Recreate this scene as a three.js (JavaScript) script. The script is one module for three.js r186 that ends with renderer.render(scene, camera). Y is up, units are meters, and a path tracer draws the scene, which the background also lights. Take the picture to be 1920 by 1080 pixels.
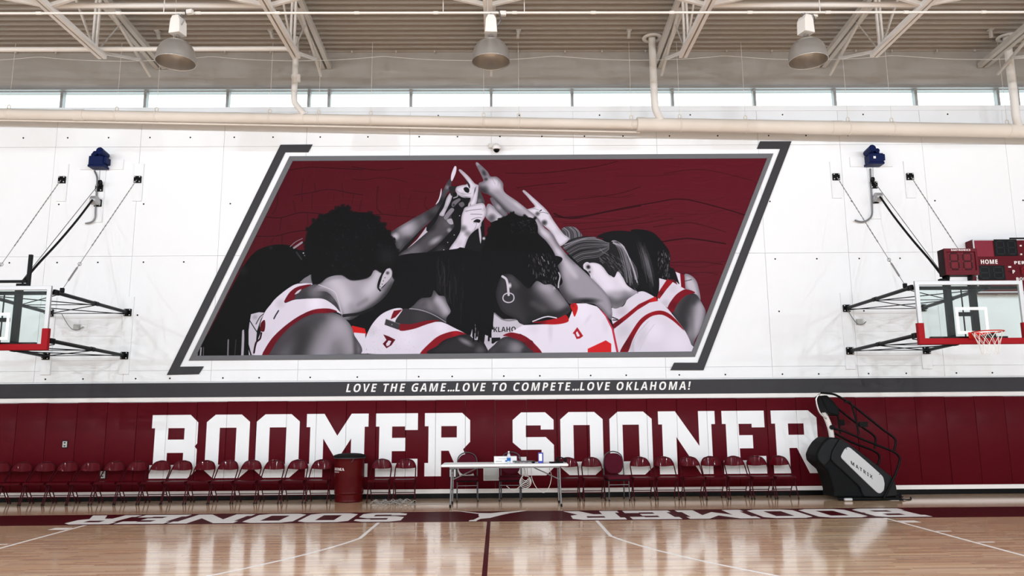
import * as THREE from 'three';
import { mergeGeometries, mergeVertices, toCreasedNormals } from 'three/addons/utils/BufferGeometryUtils.js';
import { RoundedBoxGeometry } from 'three/addons/geometries/RoundedBoxGeometry.js';
import { TextGeometry } from 'three/addons/geometries/TextGeometry.js';
import { FontLoader } from 'three/addons/loaders/FontLoader.js';

// ---------------------------------------------------------------- camera, sky, lamps, exposure
const scene = new THREE.Scene();
const FOCAL = 1450, EYE = 1.59;
const camera = new THREE.PerspectiveCamera(2 * Math.atan(540 / FOCAL) * 180 / Math.PI, 1920 / 1080, 0.1, 200);
camera.position.set(0, EYE, 0);
camera.rotation.set(9.5 * Math.PI / 180, -0.0122, -0.0075, 'YXZ');
camera.updateMatrixWorld(true);
scene.background = new THREE.Color(0.92, 0.96, 1.0);
scene.backgroundIntensity = 4.5;
const renderer = new THREE.WebGLRenderer({ antialias: true });
renderer.toneMapping = THREE.LinearToneMapping;
renderer.toneMappingExposure = 0.59;
renderer.shadowMap.enabled = true;
const LAMP_POWER = 80;                        // candela of each lit lamp of the hall
const LAMP_COLOR = new THREE.Color(0.915, 1.0, 1.1);

// ---------------------------------------------------------------- helpers
let seed = 7;
const rnd = (a = 0, b = 1) => { seed = (seed * 1664525 + 1013904223) % 4294967296; return a + (b - a) * seed / 4294967296; };
const V = (x, y, z) => new THREE.Vector3(x, y, z);
const sight = (px, py) => V((px - 960) / FOCAL, (540 - py) / FOCAL, -1).applyEuler(camera.rotation);
const at = (px, py, z = -16) => { const d = sight(px, py); return d.multiplyScalar(z / d.z).add(V(0, EYE, 0)); };   // the point of the plane z on the survey line px, py
const taken = new Map();
function numbered(n) { const k = taken.get(n) ?? 0; taken.set(n, k + 1); return k ? n + '_' + String(k).padStart(3, '0') : n; }
function tag(o, label, category, group, kind) {
  if (label) o.userData.label = label;
  if (category) o.userData.category = category;
  if (group) o.userData.group = group;
  if (kind) o.userData.kind = kind;
  return o;
}
function thing(name, label, category, pos = [0, 0, 0], turn = 0, group) {
  const o = new THREE.Group(); o.name = numbered(name); o.position.set(...pos); o.rotation.y = turn; scene.add(o);
  return tag(o, label, category, group);
}
function setting(name) { const o = new THREE.Group(); o.name = name; o.userData.kind = 'structure'; scene.add(o); return o; }
function part(name, geo, mat, parent, label) {
  const g = Array.isArray(geo) ? join(geo) : geo;
  const m = new THREE.Mesh(g, mat); m.name = name; m.castShadow = m.receiveShadow = true;
  (parent ?? scene).add(m); if (label) m.userData.label = label;
  return m;
}
function join(list) {
  const gs = list.map((g) => { g = g.index ? g.toNonIndexed() : g; for (const k of Object.keys(g.attributes)) if (!['position', 'normal', 'uv'].includes(k)) g.deleteAttribute(k);
    if (!g.attributes.uv) g.setAttribute('uv', new THREE.BufferAttribute(new Float32Array(g.attributes.position.count * 2), 2)); return g; });
  return mergeGeometries(gs);
}
const box = (w, h, d, x = 0, y = 0, z = 0) => new THREE.BoxGeometry(w, h, d).translate(x, y, z);
const span = (x0, x1, y0, y1, z0, z1) => box(x1 - x0, y1 - y0, z1 - z0, (x0 + x1) / 2, (y0 + y1) / 2, (z0 + z1) / 2);
const rbox = (w, h, d, x = 0, y = 0, z = 0, r = 0.01) => new RoundedBoxGeometry(w, h, d, 2, Math.min(r, w / 2.1, h / 2.1, d / 2.1)).translate(x, y, z);
const ZUP = V(0, 1, 0);
function rod(a, b, r, n = 10, r2 = r) {
  a = a.isVector3 ? a : V(...a); b = b.isVector3 ? b : V(...b);
  const d = b.clone().sub(a), g = new THREE.CylinderGeometry(r2, r, d.length(), n);
  g.applyQuaternion(new THREE.Quaternion().setFromUnitVectors(ZUP, d.clone().normalize()));
  return g.translate((a.x + b.x) / 2, (a.y + b.y) / 2, (a.z + b.z) / 2);
}
function bar(a, b, w, h) {                     // rectangular bar, w across horizontally, h the other way
  a = a.isVector3 ? a : V(...a); b = b.isVector3 ? b : V(...b);
  const d = b.clone().sub(a), L = d.length(), g = new THREE.BoxGeometry(w, h, L);
  const m = new THREE.Matrix4().lookAt(a, b, Math.abs(d.y) / L > 0.98 ? V(0, 0, 1) : ZUP);
  return g.applyMatrix4(m).translate((a.x + b.x) / 2, (a.y + b.y) / 2, (a.z + b.z) / 2);
}
function tube(points, r, n = 8, seg = 40, closed = false, tension = 0.5) {
  const c = new THREE.CatmullRomCurve3(points.map((p) => (p.isVector3 ? p : V(...p))), closed, 'catmullrom', tension);
  return new THREE.TubeGeometry(c, seg, r, n, closed);
}
function bent(points, r, bend = 0.05, n = 8) { // straight runs with rounded corners
  const P = points.map((p) => (p.isVector3 ? p : V(...p))), path = new THREE.CurvePath();
  let last = P[0];
  for (let i = 1; i < P.length - 1; i++) {
    const a = P[i].clone().lerp(P[i - 1], Math.min(0.49, bend / P[i].distanceTo(P[i - 1]))), b = P[i].clone().lerp(P[i + 1], Math.min(0.49, bend / P[i].distanceTo(P[i + 1])));
    path.add(new THREE.LineCurve3(last, a)); path.add(new THREE.QuadraticBezierCurve3(a, P[i], b)); last = b;
  }
  path.add(new THREE.LineCurve3(last, P[P.length - 1]));
  const pts = []; for (const c of path.curves) { const k = c.isLineCurve3 ? 2 : 5; for (let j = 0; j < k; j++) pts.push(c.getPoint(j / k)); } pts.push(P[P.length - 1]);
  const poly = new THREE.CurvePath(); for (let i = 0; i < pts.length - 1; i++) poly.add(new THREE.LineCurve3(pts[i], pts[i + 1]));
  poly.getPoint = (t) => { const k = Math.min(pts.length - 2, Math.floor(t * (pts.length - 1))), f = t * (pts.length - 1) - k; return pts[k].clone().lerp(pts[k + 1], f); };
  poly.getPointAt = poly.getPoint; poly.getTangentAt = poly.getTangent = (t) => { const a = poly.getPoint(Math.max(0, t - 0.002)), b = poly.getPoint(Math.min(1, t + 0.002)); return b.sub(a).normalize(); };
  return new THREE.TubeGeometry(poly, pts.length - 1, r, n, false);
}
const outline = (pts, holes = []) => { const s = new THREE.Shape(pts.map(([x, y]) => new THREE.Vector2(x, y))); for (const h of holes) s.holes.push(new THREE.Path(h.map(([x, y]) => new THREE.Vector2(x, y)))); return s; };
const slab = (shape, depth, bevel = 0, seg = 2) => new THREE.ExtrudeGeometry(shape, bevel ? { depth: depth - 2 * bevel, bevelEnabled: true, bevelThickness: bevel, bevelSize: bevel, bevelOffset: -bevel, bevelSegments: seg, curveSegments: 10 } : { depth, bevelEnabled: false, curveSegments: 10 }).translate(0, 0, bevel);
function shell(nu, nv, fn, t) {                // closed sheet of thickness t over fn(u, v), u and v from -1 / 0 to 1
  const top = [], idx = [], pos = [], e = 1e-3;
  for (let j = 0; j <= nv; j++) for (let i = 0; i <= nu; i++) {
    const u = -1 + 2 * i / nu, v = j / nv, p = V(...fn(u, v)), du = V(...fn(u + e, v)).sub(V(...fn(u - e, v))), dv = V(...fn(u, v + e)).sub(V(...fn(u, v - e)));
    const n = du.cross(dv).normalize(); top.push([p.clone().addScaledVector(n, t / 2), p.clone().addScaledVector(n, -t / 2)]);
  }
  for (const s of [0, 1]) for (const p of top) pos.push(...p[s].toArray());
  const N = top.length, W = nu + 1, q = (a, b, c, d) => idx.push(a, b, c, a, c, d);
  for (let j = 0; j < nv; j++) for (let i = 0; i < nu; i++) { const a = j * W + i; q(a, a + 1, a + 1 + W, a + W); q(N + a, N + a + W, N + a + 1 + W, N + a + 1); }
  for (let i = 0; i < nu; i++) { q(i, N + i, N + i + 1, i + 1); const a = nv * W + i; q(a, a + 1, N + a + 1, N + a); }
  for (let j = 0; j < nv; j++) { const a = j * W, b = a + nu; q(a, a + W, N + a + W, N + a); q(b, N + b, N + b + W, b + W); }
  const g = new THREE.BufferGeometry(); g.setAttribute('position', new THREE.Float32BufferAttribute(pos, 3)); g.setIndex(idx);
  const out = toCreasedNormals(g, 0.9); out.setAttribute('uv', new THREE.BufferAttribute(new Float32Array(out.attributes.position.count * 2), 2)); return out;
}
const mat = (hex, roughness = 0.6, metalness = 0, more = {}) => new THREE.MeshPhysicalMaterial({ color: hex, roughness, metalness, specularIntensity: 0.2, ...more });
function canvasTexture(w, h, draw) {
  const c = document.createElement('canvas'); c.width = w; c.height = h; const g = c.getContext('2d'); draw(g, w, h);
  const t = new THREE.CanvasTexture(c); t.colorSpace = THREE.SRGBColorSpace; t.magFilter = THREE.LinearFilter; t.wrapS = t.wrapT = THREE.ClampToEdgeWrapping; return t;
}

// ---------------------------------------------------------------- materials
const M = {
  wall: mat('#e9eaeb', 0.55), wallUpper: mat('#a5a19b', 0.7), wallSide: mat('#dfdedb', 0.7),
  deck: mat('#aca59d', 0.6), steel: mat('#dedad5', 0.5), steelDull: mat('#c2bdb6', 0.55), pipeBeige: mat('#d9cfc3', 0.5), pipeWhite: mat('#dcd8d2', 0.5),
  padMaroon: mat('#641622', 0.42), maroonPaint: mat('#5a0d19', 0.28, 0, { clearcoat: 0.6, clearcoatRoughness: 0.12 }), charcoal: mat('#3a393c', 0.5), frameGrey: mat('#656568', 0.5),
  white: mat('#eceae8', 0.5), whitePaint: mat('#e6e2de', 0.45), black: mat('#0a0a0b', 0.5), blackGloss: mat('#060607', 0.4), blackBase: mat('#0a0a0b', 0.4), rubber: mat('#151515', 0.8),
  chrome: mat('#c9cacc', 0.22, 1), alu: mat('#bbb8b3', 0.32, 0.75), galv: mat('#a8a8a8', 0.45, 0.6), greyTube: mat('#7f7f82', 0.35, 0.7),
  cabinetDark: mat('#1c0508', 0.5),
  glass: new THREE.MeshPhysicalMaterial({ color: '#f4fbfa', specularIntensity: 0.3, roughness: 0.0, transmission: 1, thickness: 0, ior: 1.45 }),
  red: mat('#8e0f18', 0.5), redPlastic: mat('#8e1018', 0.45), orangeRed: mat('#c1281d', 0.4, 0.2), blue: mat('#0e1a44', 0.45), blueDark: mat('#0d1738', 0.5),
  silver: mat('#b9babb', 0.4, 0.35), shroud: mat('#1e1f20', 0.55), shroudDark: mat('#0d0e0f', 0.6), netWhite: mat('#eae7e2', 0.8), lcd: mat('#0e0f11', 0.3),
  fabric: mat('#4a1220', 0.9), fabricDark: mat('#2c0d15', 0.9), boxMaroon: mat('#550c17', 0.4), binRed: mat('#460609', 0.35, 0, { clearcoat: 0.15, clearcoatRoughness: 0.15, specularIntensity: 0.06 }),
  boxGrey: mat('#aeada9', 0.5), tubeDark: mat('#4c4c50', 0.4, 0.6), cableGrey: mat('#8f8d89', 0.6),
  cable: mat('#c8c6c2', 0.6), rope: mat('#55534f', 0.6, 0.4), plate: mat('#d7d5d0', 0.5),
};
const font = await new FontLoader().loadAsync('fonts/droid/droid_sans_bold.typeface.json');
function lettering(text, size, width, slant = 0, depth = 0.003, tracking = 0.12) {   // letters set along x from 0 to width
  const list = []; let x = 0;
  for (const ch of text) {
    const adv = font.data.glyphs[ch] ? font.data.glyphs[ch].ha / font.data.resolution * size : size * 0.3;
    if (ch !== ' ') list.push(new TextGeometry(ch, { font, size, depth, curveSegments: 5, bevelEnabled: false }).translate(x, 0, 0));
    x += adv * (ch === '.' ? 0.8 : 1) + (ch === '.' ? 0 : tracking * size);
  }
  const g = join(list), k = width / (x - tracking * size);
  return g.applyMatrix4(new THREE.Matrix4().makeShear(0, 0, slant, 0, 0, 0)).scale(k, 1, 1);
}

// ---------------------------------------------------------------- the hall: floor
const HALL = { x0: -18, x1: 18, z0: -16, z1: 14, top: 9.55 };
function floorTextures() {
  const W = 2048, H = 1024, rows = 40, col = new Uint8Array(W * H * 4), bmp = new Uint8Array(W * H * 4);
  const rowH = H / rows;
  for (let r = 0; r < rows; r++) {
    let x = Math.floor(rnd(-300, 0));
    while (x < W) {
      const len = Math.floor(rnd(110, 400)), tone = rnd(-1, 1), warm = rnd(-1, 1), ph = rnd(0, 100), tilt = rnd(-1, 1), lift = rnd(0, 40);
      for (let yy = 0; yy < rowH; yy++) {
        const y = Math.floor(r * rowH + yy); if (y >= H) continue;
        const gap = yy < 1;
        for (let xx = Math.max(0, x); xx < Math.min(W, x + len); xx++) {
          const i = (y * W + xx) * 4, grain = Math.sin(ph + yy * 0.9 + Math.sin(xx * 0.011 + ph) * 2.2) * 3 + Math.sin(xx * 0.07 + yy * 2.1 + ph) * 1.5, end = xx - x < 1.5;
          const d = gap || end ? -26 : 0;
          col[i] = Math.min(255, 234 + tone * 20 + warm * 4 + grain + d); col[i + 1] = 195 + tone * 24 + grain + d; col[i + 2] = 157 + tone * 22 - warm * 5 + grain + d; col[i + 3] = 255;
          const b = 120 + lift + tilt * (yy / rowH - 0.5) * 60 + (gap || end ? -60 : 0);
          bmp[i] = bmp[i + 1] = bmp[i + 2] = b; bmp[i + 3] = 255;
        }
      }
      x += len;
    }
  }
  const t = new THREE.DataTexture(col, W, H), b = new THREE.DataTexture(bmp, W, H); t.colorSpace = THREE.SRGBColorSpace;
  for (const q of [t, b]) { q.wrapS = q.wrapT = THREE.RepeatWrapping; q.magFilter = THREE.LinearFilter; q.repeat.set(36 / 6.2, 30 / (rows * 0.057)); q.needsUpdate = true; }
  return [t, b];
}
const [woodMap, woodBump] = floorTextures();
const finish = { clearcoat: 1, clearcoatRoughness: 0.085, specularIntensity: 0.1 };
const woodMat = mat('#ffffff', 0.26, 0, { map: woodMap, bumpMap: woodBump, bumpScale: 0.00025, ...finish, specularIntensity: 0.5, clearcoatRoughness: 0.1 });
const courtMaroon = mat('#42050d', 0.4, 0, { ...finish, clearcoat: 0.07, specularIntensity: 0.04 }), courtWhite = mat('#f0ebe6', 0.4, 0, { ...finish, clearcoat: 0.25 });
const floor = setting('floor');
part('maple_floor', box(36, 0.2, 30, 0, -0.1, -1), woodMat, floor);
const flat = (shape, y = 0) => new THREE.ExtrudeGeometry(shape, { depth: 0.0006, bevelEnabled: false }).rotateX(-Math.PI / 2).translate(0, y, 0);   // shape in (x, -z)
const paint = (pts, m, name, y = 0, holes = []) => part(name, flat(outline(pts.map(([x, z]) => [x, -z]), holes.map((h) => h.map(([x, z]) => [x, -z]))), y), m, floor);
const BAND = [-13.76, -12.42];
paint([[-18, BAND[0]], [18, BAND[0]], [18, BAND[1]], [-18, BAND[1]]], courtMaroon, 'sideline_band');
// block letters in units of 1/120 of the letter height, y down
const GLYPH = {
  B: { w: 87, p: [[0, 0], [71, 0], [86, 14.5], [86, 54], [81.5, 59.5], [86, 65], [86, 105], [71, 119], [0, 119], [0, 94], [6, 94], [6, 25], [0, 25]], h: [[[31, 25], [61, 25], [61, 46.5], [31, 46.5]], [[31, 71.5], [61, 71.5], [61, 94], [31, 94]]] },
  O: { w: 81, p: [[16, 0], [65, 0], [81, 14], [81, 105], [65, 119], [16, 119], [0, 105], [0, 14]], h: [[[25, 25], [56, 25], [56, 94], [25, 94]]] },
  M: { w: 116, p: [[0, 0], [33, 0], [58, 41.5], [84, 0], [116, 0], [116, 25], [109, 25], [109, 94], [116, 94], [116, 119], [84, 119], [84, 47], [58, 89], [32, 47], [32, 119], [0, 119], [0, 94], [7, 94], [7, 25], [0, 25]], h: [] },
  E: { w: 79, p: [[0, 0], [79, 0], [79, 32], [55, 32], [55, 25], [31, 25], [31, 46.5], [56, 46.5], [56, 71.5], [31, 71.5], [31, 94], [55, 94], [55, 86], [79, 86], [79, 119], [0, 119], [0, 94], [7, 94], [7, 25], [0, 25]], h: [] },
  R: { w: 92, p: [[0, 0], [70, 0], [85, 14], [85, 55], [72, 69], [93, 119], [66, 119], [45, 71.5], [31, 71.5], [31, 119], [0, 119], [0, 94], [7, 94], [7, 25], [0, 25]], h: [[[31, 25], [60, 25], [60, 46.5], [31, 46.5]]] },
  S: { w: 76, p: [[16, 0], [60.5, 0], [76, 14.5], [76, 33], [52, 33], [52, 25], [24.5, 25], [24.5, 47], [61, 47], [76, 62], [76, 104], [61, 119], [15, 119], [0, 104], [0, 84], [25, 84], [25, 94], [53, 94], [53, 71], [16, 71], [0, 57], [0, 14.5]], h: [] },
  N: { w: 106, p: [[0, 0], [32, 0], [75, 66], [75, 0], [106, 0], [106, 25], [99, 25], [99, 119], [76, 119], [33, 49], [33, 119], [0, 119], [0, 94], [7, 94], [7, 25], [0, 25]], h: [] },
};
// the words painted on the sideline band read from the wall side
for (const [ch, xr, xl] of [['R', -6.14, -6.96], ['E', -5.30, -6.07], ['N', -4.22, -5.24], ['O', -3.33, -4.12], ['O', -2.46, -3.25], ['S', -1.63, -2.37], ['R', 1.93, 1.02], ['E', 2.80, 2.02], ['M', 4.03, 2.92], ['O', 4.90, 4.12], ['O', 5.78, 5.0], ['B', 6.75, 5.9]]) {
  const g = GLYPH[ch], k = (xr - xl) / g.w, q = ([x, y]) => [xr - x * k, -12.53 - y * 1.12 / 119];
  paint(g.p.map(q), courtWhite, 'painted_letter', 0.0006, g.h.map((h) => h.map(q)));
}
paint([[-0.65, -13.65], [-0.42, -13.4], [-0.42, -13.21], [-0.4, -13.0], [-0.48, -12.65], [-0.54, -12.6], [-0.55, -12.49], [-0.43, -12.48], [-0.42, -12.6], [-0.37, -12.77], [-0.22, -12.87], [-0.17, -12.98], [-0.03, -13.25], [0.09, -13.44], [-0.04, -13.32], [0.35, -13.74], [0.39, -13.84], [-0.04, -13.62], [-0.22, -13.48], [-0.42, -13.52], [-0.9, -13.94]], courtWhite, 'painted_emblem', 0.0006);
const stripe = (pts, w, m, name = 'court_line') => {
  const L = [], R = [];
  pts.forEach((p, i) => { const a = pts[Math.max(0, i - 1)], b = pts[Math.min(pts.length - 1, i + 1)], dx = b[0] - a[0], dz = b[1] - a[1], n = Math.hypot(dx, dz), ox = -dz / n * w / 2, oz = dx / n * w / 2; L.push([p[0] + ox, p[1] + oz]); R.push([p[0] - ox, p[1] - oz]); });
  const ring = [...L, ...R.reverse()]; let area = 0; ring.forEach((p, i) => { const q = ring[(i + 1) % ring.length]; area += p[0] * -q[1] - q[0] * -p[1]; });
  return paint(area < 0 ? ring.reverse() : ring, m, name, 0.0003);
};
stripe([[-0.235, BAND[1]], [-0.2, -8], [-0.15, 12]], 0.055, courtMaroon, 'centre_line');
stripe([[-6.45, -12.42], [-6.38, -9.5], [-6.36, -4]], 0.05, courtWhite);
stripe([[5.94, -12.42], [5.9, -9.5], [5.9, -4]], 0.05, courtWhite);
const arc = (x0, s) => { const p = [[x0, -12.42], [x0, -10.84]]; for (let k = 1; k <= 14; k++) { const t = k * 0.4; p.push([x0 + s * (0.25 * t + 0.083 * t * t), -10.84 + t]); } return p; };
stripe(arc(-1.94, -1), 0.05, courtWhite); stripe(arc(1.44, 1), 0.05, courtWhite);
for (const [x, z, w, d] of [[-6.62, -12.05, 0.26, 0.2], [-6.6, -10.62, 0.2, 0.05], [6.1, -12.0, 0.26, 0.2], [6.06, -11.0, 0.2, 0.05], [6.06, -10.05, 0.2, 0.05]]) paint([[x - w / 2, z - d / 2], [x + w / 2, z - d / 2], [x + w / 2, z + d / 2], [x - w / 2, z + d / 2]], courtWhite, 'lane_mark', 0.0003);

// ---------------------------------------------------------------- the hall: walls, windows, ceiling
const SEAMS = [-13.16, -11.37, -9.59, -7.78, -5.99, -4.22, -3.78, -1.99, -0.23, 1.55, 3.36, 3.76, 5.57, 7.35, 9.15, 10.98, 11.42, 13.2];
const wallBack = setting('wall_back');
part('wall_core', [span(-18.3, 18.3, -0.2, 8.17, -16.32, -16.02)], M.wall, wallBack);
part('window_sill', [span(-18.3, 18.3, 8.17, 8.285, -16.32, -15.995)], M.wall, wallBack);
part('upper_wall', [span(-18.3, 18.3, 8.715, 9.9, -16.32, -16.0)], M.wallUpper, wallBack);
part('head_flashing', [span(-18, 18, 8.715, 8.745, -16.0, -15.93), span(-18, 18, 8.685, 8.715, -16.2, -15.96)], M.galv, setting('trim_3'));
{
  const cols = [-18, -16.7, -14.93, ...SEAMS.filter((x) => ![-3.78, 3.76, 11.42].includes(x)), 15, 16.7, 18], rows = [[2.36, 2.59], [2.59, 4.99], [4.99, 7.39], [7.39, 8.17]];
  const bolts = [];
  for (let i = 0; i < cols.length - 1; i++) rows.forEach(([a, b], j) => {
    const lift = rnd(0, 0.003), top = b - 0.003;
    part('wall_panel', span(cols[i] + 0.003, cols[i + 1] - 0.003, a + 0.003, top, -16.02, -16 + lift), M.wall, wallBack);
    for (const [fx, y] of j === 0 ? [[0.13, 2.43], [0.55, 2.43]] : j === 1 ? [[0.13, 3.74], [0.13, 4.86], [0.6, 4.86]] : j === 2 ? [[0.1, 6.12]] : [[0.12, 7.6], [0.6, 7.6], [0.33, 8.08]])
      bolts.push(new THREE.CylinderGeometry(0.016, 0.018, 0.006, 8).rotateX(Math.PI / 2).translate(cols[i] + (cols[i + 1] - cols[i]) * fx + rnd(-0.03, 0.03), y, -15.9945));
  });
  part('panel_bolts', bolts, M.black, wallBack).userData.kind = 'stuff';
}
{ // clerestory windows, one per bay, each with its panes and mullions
  const bays = [[-18, -16.7, -14.93, -13.16, -11.37], [-11.37, -9.59, -7.78, -5.99, -4.22, -3.78], [-3.78, -1.99, -0.23, 1.55, 3.36, 3.76], [3.76, 5.57, 7.35, 9.15, 10.98, 11.42], [11.42, 13.2, 15, 16.7, 18]];
  bays.forEach((xs, k) => {
    const w = setting('window_' + (k + 1));
    for (let i = 0; i < xs.length - 1; i++) part('pane', span(xs[i] + 0.03, xs[i + 1] - 0.03, 8.3, 8.675, -16.112, -16.108), M.glass, w);
    for (const x of xs.slice(0, -1)) part('mullion', span(x - 0.03, x + 0.03, 8.285, 8.685, -16.16, -16.04), M.galv, w);
    part('window_frame', [span(xs[0], xs.at(-1), 8.285, 8.3, -16.15, -16.06), span(xs[0], xs.at(-1), 8.67, 8.685, -16.15, -16.06)], M.galv, w);
  });
}
for (const [n, ...b] of [['wall_left', -18.3, -18, -0.2, 9.9, -16, 14], ['wall_right', 18, 18.3, -0.2, 9.9, -16, 14], ['wall_front', -18.3, 18.3, -0.2, 9.9, 14, 14.3]]) {
  const w = part(n, span(...b), M.wallSide); w.userData.kind = 'structure';
}
const ceiling = setting('ceiling');
{
  const prof = []; const P = 0.203, top = HALL.top + 0.13;
  for (let z = -16; z < 14; z += P) prof.push([z, HALL.top], [z + 0.052, HALL.top], [z + 0.062, top], [z + P - 0.01, top]);
  prof.push([14.1, HALL.top]);
  const ring = [...prof, [14.1, HALL.top + 0.35], [-16, HALL.top + 0.35]];
  const g = new THREE.ExtrudeGeometry(outline(ring.map(([z, y]) => [-z, y]).reverse()), { depth: 36.4, bevelEnabled: false }).rotateY(Math.PI / 2).translate(-18.2, 0, 0);
  part('metal_deck', g, M.deck, ceiling);
  for (const x of [-7.13, -4.79, 0.36, 2.67, 10.27]) part('deck_hanger', [bar([x, 9.56, -15.01], [x + (x < 0 ? 0.06 : -0.02), 9.36, -14.98], 0.05, 0.05), box(0.1, 0.02, 0.1, x, 9.54, -15.01)], M.steelDull, ceiling);
  const clips = []; for (let x = -17; x < 17; x += 0.92 + 0.12 * Math.sin(x * 3)) clips.push(box(0.03, 0.05, 0.05, x, 9.53, -15.93));
  part('deck_clips', clips, M.steelDull, ceiling).userData.kind = 'stuff';
}
// trim under and along the pads
const trim1 = setting('trim_1'); part('nailer_board', span(-18, 18, 0.1, 0.185, -16.02, -15.96), M.whitePaint, trim1);
const base1 = setting('baseboard_back'); part('cove_base', span(-18, 18, 0, 0.1, -16.02, -15.975), M.blackBase, base1);

// ---------------------------------------------------------------- wall pads with the printed words
function printWord(x0, x1, word) {
  return canvasTexture(2048, 512, (g, w, h) => {
    g.fillStyle = '#4f0d16'; g.fillRect(0, 0, w, h);
    g.fillStyle = '#e9e9e9';
    for (const [ch, a, b] of word) {
      const G = GLYPH[ch], kx = (b - a) / G.w, top = 1.69, hgt = 1.255, X = (x) => (x - x0) / (x1 - x0) * w, Y = (y) => (1.945 - y) / 1.76 * h;
      g.beginPath();
      for (const ring of [G.p, ...G.h]) { ring.forEach(([x, y], i) => g[i ? 'lineTo' : 'moveTo'](X(a + x * kx), Y(top - y / 119 * hgt))); g.closePath(); }
      g.fill('evenodd');
    }
  });
}
function padGeometry(x0, x1, y0, y1, z, d, r) {
  const pr = [[x0, z]]; for (let k = 0; k <= 4; k++) { const a = k / 4 * Math.PI / 2; pr.push([x0 + r * (1 - Math.cos(a)), z + d - r + r * Math.sin(a)]); }
  for (let k = 4; k >= 0; k--) { const a = k / 4 * Math.PI / 2; pr.push([x1 - r * (1 - Math.cos(a)), z + d - r + r * Math.sin(a)]); } pr.push([x1, z]);
  const ys = [[y0, 0.006], [y0 + 0.006, 0], [y1 - 0.006, 0], [y1, 0.006]], pos = [], uv = [], idx = [];
  for (const [y, s] of ys) for (const [x, zz] of pr) { pos.push(x, y, zz > z ? zz - s : zz); uv.push(x, y); }
  const n = pr.length;
  for (let j = 0; j < 3; j++) for (let i = 0; i < n - 1; i++) { const a = j * n + i; idx.push(a, a + 1, a + n + 1, a, a + n + 1, a + n); }
  for (let i = 1; i < n - 1; i++) { idx.push(0, i + 1, i); const a = 3 * n; idx.push(a, a + i, a + i + 1); }
  const g = new THREE.BufferGeometry(); g.setAttribute('position', new THREE.Float32BufferAttribute(pos, 3)); g.setAttribute('uv', new THREE.Float32BufferAttribute(uv, 2)); g.setIndex(idx);
  return toCreasedNormals(g, 0.8);
}
const padding = thing('wall_padding', 'row of tall maroon vinyl wall pads lettered with two white words', 'wall padding');
{
  const L = [], R = [-0.171, 0.473]; for (let k = 0; k <= 29; k++) L.push(-0.171 - 0.604 * k); for (let k = 1; k <= 28; k++) R.push(0.473 + 0.6135 * k);
  const all = [...L.reverse().slice(0, -1), ...R].filter((x) => Math.abs(x) < 18);
  const a0 = -0.171 - 0.604 * 12, b1 = 0.473 + 0.6135 * 11;
  const boomer = printWord(a0, -0.171, [['B', -7.1, -6.16], ['O', -6.0, -5.13], ['O', -4.995, -4.125], ['M', -3.985, -2.735], ['E', -2.59, -1.735], ['R', -1.595, -0.6]]);
  const sooner = printWord(-0.171, b1, [['S', 0.185, 1.02], ['O', 1.155, 2.02], ['O', 2.155, 3.02], ['N', 3.15, 4.31], ['E', 4.45, 5.32], ['R', 5.46, 6.47]]);
  const place = (t, x0, x1) => { t.repeat.set(1 / (x1 - x0), 1 / 1.76); t.offset.set(-x0 / (x1 - x0), -0.185 / 1.76); return t; };
  const vinyl = { clearcoat: 0.03, clearcoatRoughness: 0.25, specularIntensity: 0.07 };
  const m1 = mat('#ffffff', 0.42, 0, { map: place(boomer, a0, -0.171), ...vinyl }), m2 = mat('#ffffff', 0.42, 0, { map: place(sooner, -0.171, b1), ...vinyl }), plain = mat('#4f0d16', 0.42, 0, vinyl);
  for (let i = 0; i < all.length - 1; i++) {
    const c = (all[i] + all[i + 1]) / 2;
    part('wall_pad', padGeometry(all[i] + 0.002, all[i + 1] - 0.002, 0.185, 1.945 + rnd(-0.004, 0.004), -16.01, 0.06, 0.012), c > a0 && c < -0.171 ? m1 : c > -0.171 && c < b1 ? m2 : plain, padding);
  }
}
const slogan = thing('slogan_banner', 'long dark grey band with a white slanted slogan above the pads', 'banner');
part('band', span(-18, 18, 2.045, 2.335, -15.99, -15.978), M.charcoal, slogan);
{ const a = at(647, 734, -15.985), b = at(1294, 730, -15.985); part('lettering', lettering('LOVE THE GAME...LOVE TO COMPETE...LOVE OKLAHOMA!', 0.168, b.x - a.x, 0.2, 0.004, 0.2).translate(a.x, 2.125, -15.979), M.white, slogan, 'white slanted capital letters'); }
part('white_rail', span(-18, 18, 1.955, 2.04, -16.02, -15.985), M.whitePaint, setting('trim_2'));

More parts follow.
